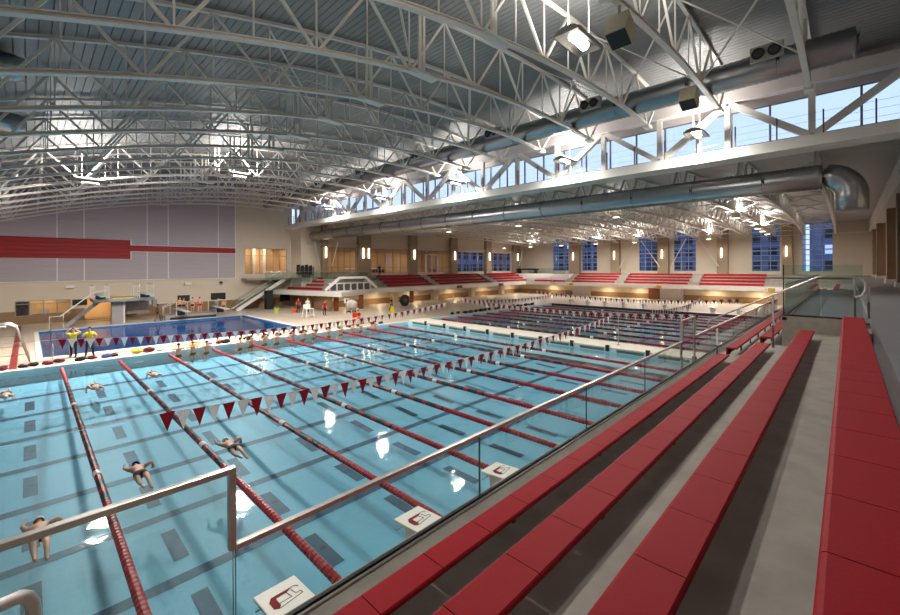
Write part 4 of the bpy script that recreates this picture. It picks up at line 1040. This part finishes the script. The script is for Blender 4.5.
def garment(body, J, zones, off, cuts=()):
    """cloth shell: the body faces lying along the given bones (bone -> largest t), pushed outwards"""
    segs = []
    for (p, q) in BB:
        segs.append((p, q, Vector(J[p][0]), Vector(J[q][0])))
    def where(co):
        best = (9, None, 0)
        for p, q, a, b in segs:
            d = b-a; t = max(0, min(1, (co-a).dot(d)/max(d.length_squared, 1e-9))); r = (a+d*t-co).length
            ra = J[p][1]; rb = J[q][1]; ra = max(ra) if isinstance(ra, tuple) else ra; rb = max(rb) if isinstance(rb, tuple) else rb
            r -= .9*(ra*(1-t)+rb*t)
            if r < best[0]: best = (r, (p, q), t)
        return best
    bm = bmesh.new(); bm.from_mesh(body); bm.normal_update()
    def inz(f):
        _, k, t = where(f.calc_center_median())
        key = tuple(n[:-1] if n[-1] in 'lr' and n not in ('pel',) else n for n in k)
        return key in zones and zones[key][0] <= t <= zones[key][1]
    bmesh.ops.delete(bm, geom=[f for f in bm.faces if not inz(f)], context='FACES')
    for z_, up in cuts:
        bmesh.ops.bisect_plane(bm, geom=bm.verts[:]+bm.edges[:]+bm.faces[:], plane_co=(0,0,z_), plane_no=(0,0,1), clear_inner=up, clear_outer=not up)
    bm.normal_update()
    for v in bm.verts: v.co += v.normal*off
    me = bpy.data.meshes.new('cloth'); bm.to_mesh(me); bm.free()
    me.polygons.foreach_set('use_smooth', [True]*len(me.polygons))
    return me
BB = [('pel','sp'),('sp','ch'),('ch','nk'),('nk','h0'),('h0','h1')] + [(x+k if x not in ('ch','pel') else x, y+k) for k in 'lr' for x, y in (('ch','sh'),('sh','el'),('el','wr'),('wr','ha'),('pel','hi'),('hi','kn'),('kn','an'),('an','to'))]
Z_SHIRT = {('pel','sp'):(0,1), ('pel','hi'):(0,.7), ('sp','ch'):(0,1), ('ch','nk'):(0,.75), ('ch','sh'):(0,1), ('sh','el'):(0,.72)}
Z_TROU = {('pel','sp'):(0,1), ('sp','ch'):(0,.2), ('pel','hi'):(0,1), ('hi','kn'):(0,1), ('kn','an'):(0,.93)}
Z_SHORT = {('pel','sp'):(0,.7), ('pel','hi'):(0,1), ('hi','kn'):(0,.3)}
Z_SHOE = {('an','to'):(0,1), ('kn','an'):(.96,1)}
POSE = {
 'stand': {}, 'hips': dict(ell=(-.34,-.06,1.17), wrl=(-.215,.06,1.0), hal=(-.19,.13,.985), elr=(.34,-.06,1.17), wrr=(.215,.06,1.0), har=(.19,.13,.985), knl=(-.13,.01,.5), anl=(-.17,-.02,.09), tol=(-.2,.14,.035), knr=(.13,.01,.5), anr=(.17,-.02,.09), tor=(.2,.14,.035)),
 'raise': dict(ell=(-.36,.04,1.45), wrl=(-.16,.1,1.62), hal=(-.12,.1,1.69), elr=(.36,.04,1.42), wrr=(.16,.12,1.62), har=(.11,.12,1.69)),
 'walk': dict(knl=(-.1,.16,.52), anl=(-.1,.22,.12), tol=(-.1,.38,.06), knr=(.1,-.06,.5), anr=(.1,-.3,.12), tor=(.11,-.16,.035), ell=(-.24,-.14,1.14), wrl=(-.24,-.1,.9), hal=(-.24,-.08,.83), elr=(.24,.08,1.14), wrr=(.24,.25,.98), har=(.24,.3,.93)),
 'sit': dict(hil=(-.1,.06,.9), hir=(.1,.06,.9), knl=(-.12,.45,.92), anl=(-.12,.45,.5), tol=(-.12,.6,.45), knr=(.12,.45,.92), anr=(.12,.45,.5), tor=(.12,.6,.45), ell=(-.24,.06,1.14), wrl=(-.16,.3,1.02), hal=(-.14,.37,1.0), elr=(.24,.06,1.14), wrr=(.16,.3,1.02), har=(.14,.37,1.0)),
 'wall': dict(ell=(-.34,.16,1.3), wrl=(-.28,.38,1.45), hal=(-.26,.45,1.47), elr=(.34,.16,1.3), wrr=(.28,.38,1.45), har=(.26,.45,1.47), knl=(-.12,.36,.82), anl=(-.1,.2,.54), tol=(-.1,.3,.45), knr=(.12,.34,.8), anr=(.1,.18,.52), tor=(.1,.28,.43)),
 'swim': dict(ell=(-.26,.0,1.62), wrl=(-.22,.02,1.86), hal=(-.21,.02,1.93), elr=(.3,-.14,1.2), wrr=(.36,.05,1.36), har=(.36,.1,1.42), knl=(-.09,.05,.5), anl=(-.08,-.02,.1), tol=(-.08,-.02,-.04), knr=(.09,-.03,.5), anr=(.09,.05,.1), tor=(.09,.05,-.04)),
}
CACHE = {}
def meshes_for(pose):
    if pose not in CACHE:
        J, B = base_joints(**POSE[pose])
        d = {'body': skin_mesh(J, B, 'pel', 2)}
        d['shirt'] = garment(d['body'], J, Z_SHIRT, .018, [(.9, True)]); d['trousers'] = garment(d['body'], J, Z_TROU, .01, [(1.03, False)])
        d['shorts'] = garment(d['body'], J, Z_SHORT, .008, [(1.0, False)]); d['shoes'] = garment(d['body'], J, Z_SHOE, .01)
        hm = MB(); c = Vector(J['h1'][0])+Vector((0,-.018,.035))
        nu, nv = 14, 6; vs = []; fs = []
        for i in range(nv+1):
            tt = (PI*.6)*i/nv
            for j in range(nu):
                p = 2*PI*j/nu; dr = 1 if math.sin(p) < .3 or i < 4 else .8
                vs.append(c+Vector((.092*math.sin(tt)*math.cos(p), .11*math.sin(tt)*math.sin(p)*dr, .1*math.cos(tt))))
        for i in range(nv):
            for j in range(nu): fs.append((i*nu+j,(i+1)*nu+j,(i+1)*nu+(j+1)%nu,i*nu+(j+1)%nu))
        hm.add(vs, fs); o = hm.build('hair', M_HAIR, smooth=True); d['hair'] = o.data; bpy.data.objects.remove(o)
        em = MB()
        for s in (-1, 1): em.ell((s*.033,.098,1.642), (.013,.009,.009), 8, 6)
        em.ell((0,.1,1.563), (.022,.008,.006), 8, 6)
        o = em.build('face', M_HAIR, smooth=True); d['face'] = o.data; bpy.data.objects.remove(o)
        CACHE[pose] = d
    return CACHE[pose]
def person(lab, pose, loc, rz, skin=M_SKIN, wear=(), hair=M_HAIR, group=None, s=1.0, lie=None):
    d = meshes_for(pose)
    me = d['body'].copy(); me.materials.clear(); me.materials.append(skin)
    o = bpy.data.objects.new('person', me); COL.objects.link(o); o.location = loc; o.scale = (s,s,s)
    o.rotation_euler = (lie if lie is not None else 0, 0, rz)
    tag(o, lab, 'person', group)
    for nm, mt in list(wear)+[('hair', hair), ('face', M_HAIR)]:
        m2 = d[nm].copy(); m2.materials.clear(); m2.materials.append(mt)
        c = bpy.data.objects.new({'face':'eyes','shirt':'shirt'}.get(nm, nm), m2); COL.objects.link(c); c.parent = o
    return o
C_RED = mat('cloth_red', (170,24,34), .8); C_WHITE = mat('cloth_white', (226,222,214), .8); C_BLK = mat('cloth_black', (20,20,24), .8); C_BLUE = mat('cloth_blue', (40,70,140), .8); C_GRN = mat('cap_green', (170,220,40), .5); C_TEAL = mat('cap_teal', (30,120,110), .5)
C_YEL = mat('coach_yellow', (236,214,60), .8)
person('person in yellow shirt and dark trousers raising both hands to the head', 'raise', (1.9, 33.75, .15), -.35+PI, wear=[('shirt', C_YEL), ('trousers', M_NAVY), ('shoes', C_BLK)], s=1.02)
person('person in yellow shirt and black trousers standing with hands on hips', 'hips', (2.62, 33.45, .15), -.1+PI, wear=[('shirt', C_YEL), ('trousers', C_BLK), ('shoes', C_BLK)], s=1.02)
person('person with dark skin in black swimwear walking along the far diving pool edge', 'walk', (9.1, 50.0, .15), -PI/2, skin=M_SKIN2, wear=[('shorts', C_BLK)], s=1.02)
dv = [(11.3, 51.4, .62, 'person with black hair standing tallest on the low springboard platform', 'hips', 1.05, 'shorts', C_BLK), (11.9, 52.4, .62, 'person in dark swim shorts leaning behind the springboard', 'stand', .95, 'shorts', C_BLK),
      (12.6, 51.8, .62, 'person in black swim briefs in the middle of the springboard group', 'stand', .98, 'shorts', C_BLK), (13.3, 51.8, .62, 'person in red swim shorts with hands on hips on the springboard platform', 'hips', .98, 'shorts', C_RED),
      (16.2, 53.4, .15, 'person in red swim shorts near the foot of the staircase', 'stand', .98, 'shorts', C_RED)]
for x, y, z, lab, ps, s, wn, wm in dv: person(lab, ps, (x, y, z), PI+random.uniform(-.8,.8), wear=[(wn, wm)], s=s, group='divers by the springboards')
# swimmers in the lanes
for i, (x, y, lab, dr) in enumerate([(.15, 12.0, 'swimmer stroking in the lane outside the first rope, closest to the glass guard', 1), (2.1, 13.7, 'swimmer stroking between the outermost two ropes, near the guard rail corner', 1), (4.4, 13.6, 'swimmer stroking in the lane below the first pennants', 1),
                                (2.2, 25.6, 'small swimmer far down the lane in front of the coaches', -1), (4.6, 26.4, 'small swimmer far down the lane beside the yellow bag', -1), (-.7, 26.9, 'small swimmer far off at the picture edge lane', -1)]):
    o = person(lab, 'swim', (x, y-.9*dr, -.04), 0 if dr > 0 else PI, wear=[('shorts', C_BLK)], hair=C_BLUE if i == 1 else C_WHITE, lie=-PI/2, group='swimmers in the lanes')
# swimmers resting at the far wall
caps = [M_HAIR, C_RED, M_HAIR, M_HAIR, C_WHITE, C_BLK, C_GRN, C_TEAL]
cn = ['dark haired', 'red capped', 'brown haired', 'short haired', 'white capped', 'black capped', 'lime capped', 'teal capped']
xs_ = [6.7, 7.5, 8.3, 10.4, 11.15, 12.1, 13.0, 14.2, 15.1, 16.0, 17.3, 18.4, 19.6, 20.4, 21.9]
for i, x in enumerate(xs_):
    k = [2, 1, 0, 5, 3, 0, 5, 1, 0, 4, 2, 6, 1, 7, 5][i]
    person(f'{cn[k]} swimmer resting at the far pool edge, {ORD[i]} along from the coaches', 'wall', (x, 30.75, -1.02+random.uniform(-.08,.05)), random.uniform(-.3,.3), wear=[('shorts', C_BLK)], hair=caps[k], group='swimmers resting at the far edge', s=.98)
# people on the deck under the gallery
pp = [(22.6, 47.4, 'person in red shirt standing below the gallery bay by the dark window', 'stand', C_RED, C_BLK), (23.4, 46.6, 'person in white shirt standing below the gallery bay', 'stand', C_WHITE, C_BLK), (23.2, 42.2, 'person in dark red shirt standing beside the white lifeguard stand', 'stand', C_RED, M_NAVY),
      (31.2, 40.4, 'person in dark clothes standing beside the yellow sign', 'walk', C_BLK, C_BLK), (22.0, 33.6, 'person in red shirt sitting on the deck chair behind the resting swimmers', 'sit', C_RED, C_RED)]
for x, y, lab, ps, a, b in pp:
    person(lab, ps, (x, y, .15 if ps != 'sit' else -.22), PI+random.uniform(-.6,.6), wear=[('shirt', a), ('trousers', b), ('shoes', C_BLK)])
person('person in dark clothes standing in the far gallery glazing by the pilaster', 'stand', (38.3, 52.6, 4.2), PI, wear=[('shirt', C_BLK), ('trousers', C_BLK)], s=1.05)

# ------------------------------------------------------------------ deck clutter
bagcol = {'dark red': mat('bag_red', (104,22,36), .85), 'black': C_BLK, 'navy': M_NAVY, 'yellow': C_YEL, 'blue': C_BLUE, 'white': C_WHITE, 'teal': C_TEAL}
def bag(lab, x, y, c, s=1.0, rz=0, group='kit bags along the far pool edge'):
    t = thing('kit_bag', lab, 'bag', (x, y, .19), group)
    MB().ell((x, y, .19+.15*s), (.42*s, .24*s, .16*s), 14, 8, jit=.16).build('body', bagcol[c], t, smooth=True); bd = t.children[0]
    MB().tube([(x-.22*s,y-.1,.19+.24*s),(x-.1*s,y-.14,.19+.36*s),(x+.1*s,y-.14,.19+.36*s),(x+.22*s,y-.1,.19+.24*s)], .018, 6).build('handle', C_BLK, bd)
    MB().box(x-.36*s,x+.36*s,y-.012,y+.012,.19+.29*s,.19+.315*s).build('zip', M_GREY, bd)
    t.rotation_euler = (0,0,rz)
    return t
cl = [(-1.0,'dark red'),(-.2,'black'),(.2,'black'),(.75,'dark red'),(1.2,'dark red'),(2.1,'black'),(2.6,'dark red'),(3.25,'blue'),(3.6,'navy'),(4.75,'yellow'),(5.35,'dark red'),(7.9,'yellow'),(9.4,'dark red'),(9.8,'black'),(11.4,'black'),(12.6,'navy'),(13.7,'dark red'),(14.7,'black'),(15.6,'navy'),(16.7,'black'),(18.0,'dark red'),(19.0,'teal'),(20.0,'dark red'),(20.9,'black'),(22.6,'dark red'),(23.4,'blue')]
for i, (x, c) in enumerate(cl): bag(f'{c} kit bag on the far pool edge, {ORD[i] if i < 20 else ORD[len(cl)-1-i]} {"from the lifeguard stand" if i < 20 else "counting back from the bulkhead"}', x, 31.9+random.uniform(-.12,.35), c, random.uniform(.55,.8), random.uniform(-.6,.6))
for i in range(18):
    x = 33.5+.95*i
    bag(f'{"black" if i%3 else "navy"} kit bag on the far edge past the bulkhead, {ORD[i]} from the pennant post', x, 31.9+random.uniform(-.1,.3), 'black' if i % 3 else 'navy', random.uniform(.8,1.1), random.uniform(-.6,.6), 'dark kit bags past the bulkhead')
for i, (x, c) in enumerate([(6.0,C_WHITE),(3.9,C_WHITE),(8.9,C_BLUE),(11.9,C_WHITE),(17.6,C_WHITE)]):
    m = MB(); y = 32.4
    m.ext([(x-.15,y-.24,.2),(x+.15,y-.24,.2),(x+.15,y+.12,.2),(x+.08,y+.23,.2),(x-.08,y+.23,.2),(x-.15,y+.12,.2)], (0,0,.035))
    tag(m.build('kickboard', c, origin=(x,y,.19)), f'{"blue" if c is C_BLUE else "white"} kickboard lying flat behind the far pool edge, {ORD[i]} in order from the coaches', 'kickboard', 'kickboards behind the far edge')
# white lifeguard stand, buckets, sign, cover, fan under the gallery
t = thing('lifeguard_chair', 'white lifeguard chair on the deck past the diving pool corner', 'lifeguard chair', (22.2, 42.0, .15))
CH_ = t
for dx in (-.5, .5):
    for dy in (-.5, .5): MB().bar((22.2+dx*1.3,42+dy*1.3,.15), (22.2+dx,42+dy,1.5), .08, .08, up=(1,0,0)).build('leg', M_WHITE, t)
MB().box(21.65,22.75,41.45,42.55,1.5,1.58).build('seat', M_WHITE, t); MB().box(21.65,22.75,42.47,42.55,1.58,2.2).build('backrest', M_WHITE, t)
for z in (.6,1.05): MB().box(21.6,22.8,41.36,41.42,z,z+.05).build('rung', M_WHITE, t)
CH_.location = (20.9, 41.5, .15); CH_.scale = (.72, .72, .72)
def bucket(lab, x, y, mt):
    t = thing('bucket', lab, 'bucket', (x,y,.15)); MB().tube([(x,y,.15),(x,y,.15),(x,y,.62)], [.02,.26,.34], 16).build('body', mt, t); MB().tube([(x-.34,y,.6),(x-.2,y,.8),(x+.2,y,.8),(x+.34,y,.6)], .015, 6).build('handle', M_WHITE, t)
bucket('lime green bucket on the deck below the gallery edge', 20.9, 49.6, M_LIME); bucket('orange bucket on the deck below the gallery edge', 22.4, 47.9, M_ORANGE)
t = thing('folding_chair', 'orange red folding chair on the deck behind the resting swimmers', 'chair', (22.0, 34.0, .15))
MB().box(21.75,22.25,33.75,34.25,.56,.61).build('seat', M_ORANGE, t); MB().box(21.75,22.25,34.22,34.27,.7,1.15).build('backrest', M_ORANGE, t)
for dx in (-.22,.22):
    for dy in (-.22,.22): MB().bar((22+dx,34+dy,.15),(22+dx,34+dy,.56),.03,.03,up=(1,0,0)).build('leg', M_ORANGE, t)
t = thing('wet_floor_sign', 'yellow floor sign standing at the far end of the bulkhead', 'sign', (29.9, 38.6, .15)); MB().ext([(29.6,38.4,.15),(30.2,38.4,.15),(30.05,38.55,1.0),(29.75,38.55,1.0)], (0,.03,0)).build('panel', M_YEL, t); MB().ext([(29.6,38.75,.15),(30.2,38.75,.15),(30.05,38.6,1.0),(29.75,38.6,1.0)], (0,.02,0)).build('back_panel', M_YEL, t)
t = thing('covered_cart', 'pale domed covered cart under the gallery beside the brown post', 'cart', (27.2, 43.0, .15)); MB().ell((27.2,43,1.1), (.75,.6,.55), 16, 10).build('cover', M_SOFF, t, smooth=True); MB().box(26.8,27.6,42.7,43.3,.35,.9).build('body', M_MID, t)
for dx in (-.35,.35): MB().tube([(27.2+dx,42.7,.25),(27.2+dx,42.8,.25)], .1, 12).tube([(27.2+dx,43.2,.25),(27.2+dx,43.3,.25)], .1, 12).box(27.2+dx-.03,27.2+dx+.03,42.75,43.25,.22,.4).build('wheel', M_BLACK, t)
t = thing('notice_board', 'square white notice with black mark on a stand under the gallery bay', 'sign', (26.0, 42.2, .15)); MB().box(25.7,26.3,42.2,42.24,1.4,1.95).build('panel', M_WHITE, t); MB().box(25.92,26.1,42.185,42.199,1.55,1.8).build('mark', M_BLACK, t); MB().box(25.97,26.03,42.2,42.24,.15,1.4).build('post', M_MID, t)
t = thing('floor_fan', 'big round black fan standing on the deck under the far gallery', 'fan', (36.3, 44.0, .15)); MB().tube([(36.3,43.9,1.0),(36.3,44.1,1.0)], .8, 24).build('drum', M_BLACK, t); MB().tube([(36.3,43.87,1.0),(36.3,43.899,1.0)], [.3,.3], 20).build('hub', M_GREY, t)
for dx in (-.5,.5): MB().bar((36.3+dx,44,.15),(36.3+dx*.6,44,.5),.06,.06).build('leg', M_GREY, t)
for i, (x, y, lab) in enumerate([(24.0, 44.4, 'under the bay corner'), (30.2, 44.9, 'by the covered cart'), (40.9, 46.9, 'under the far gallery past the fan')]):
    y = max(y, 45.6) if i < 2 else 48
    struct(MB().box(x+2.6 if i == 0 else x, (x+3.0) if i == 0 else x+.45, y, y+.45, .15, 2.02).build(f'column_{60+i}', M_TABLE))
struct(MB().box(24.6, 26.0, LW-.06, LW-.005, .9, 1.9).build('window_91', M_DARKG))
# framed pictures / dark screen in the lounge
tag(MB().box(40.2, 42.9, 61.8, 61.95, 6.2, 7.6).build('display_screen', M_BLACK, origin=(41.5, 61.9, 6.2)), 'large black screen on the lounge wall behind the far gallery glazing', 'screen')
ch0 = None
for i in range(12):
    x = 38.0+i*.62 if i < 6 else 47.2+(i-6)*.62 + (1.6 if i > 8 else 0) * 1.6
    lab = f'{"dark" if i < 6 else "red"} lounge chair behind the far gallery glass, {ORD[i % 6]} from the pilaster'
    mt = C_BLK if i < 6 else C_RED
    t = thing('lounge_chair', lab, 'chair', (x, 55.2, 4.2), 'lounge chairs behind the glass')
    MB().box(x-.24,x+.24,54.95,55.45,4.62,4.7).build('seat', mt, t); MB().box(x-.24,x+.24,55.41,55.47,4.7,5.25).build('backrest', mt, t)
    for dx in (-.2,.2):
        for dy in (-.2,.2): MB().box(x+dx-.02,x+dx+.02,55.2+dy-.02,55.2+dy+.02,4.2,4.62).build('leg', M_GREY, t)

# ------------------------------------------------------------------ lamps of the hall (at the fixtures, bulkhead half floods added)
WARM = (1, .955, .9)
for x, y, z, p in [(12.6, 6.3, 12.62, 620), (2.75, 6.3, 10.37, 430), (11.6, 34.2, 12.52, 4500), (2.75, 34.2, 10.72, 3300)]:
    area((x, y, z), .86, .34, p, WARM)
    area((x, y, z+.52), 2.4, .6, p*(.13 if y > 20 else .55), WARM, (PI,0,0))
for y in (5.7, 13.3, 23.2, 33.4, 43.5):
    area((24.6, y, 12.25), .86, .34, 650, WARM); area((24.6, y, 12.73), 2.4, .6, 330, WARM, (PI,0,0))
for x, y, z in [(70,45.5,9.5),(70,32,9.5),(70,25.3,9.5),(70,14.7,9.5),(50,8.1,10.35),(66,8.1,10.1),(42,17,10.6),(42,29,10.6),(42,41,10.6)]:
    area((x, y, z), .4, .4, 2400 if x == 42 else 1000, WARM); area((x, y, z+.75), 1.8, 1.8, 700, WARM, (PI,0,0))  # stronger lamps belong to the added floods, brightening water past the bulkhead
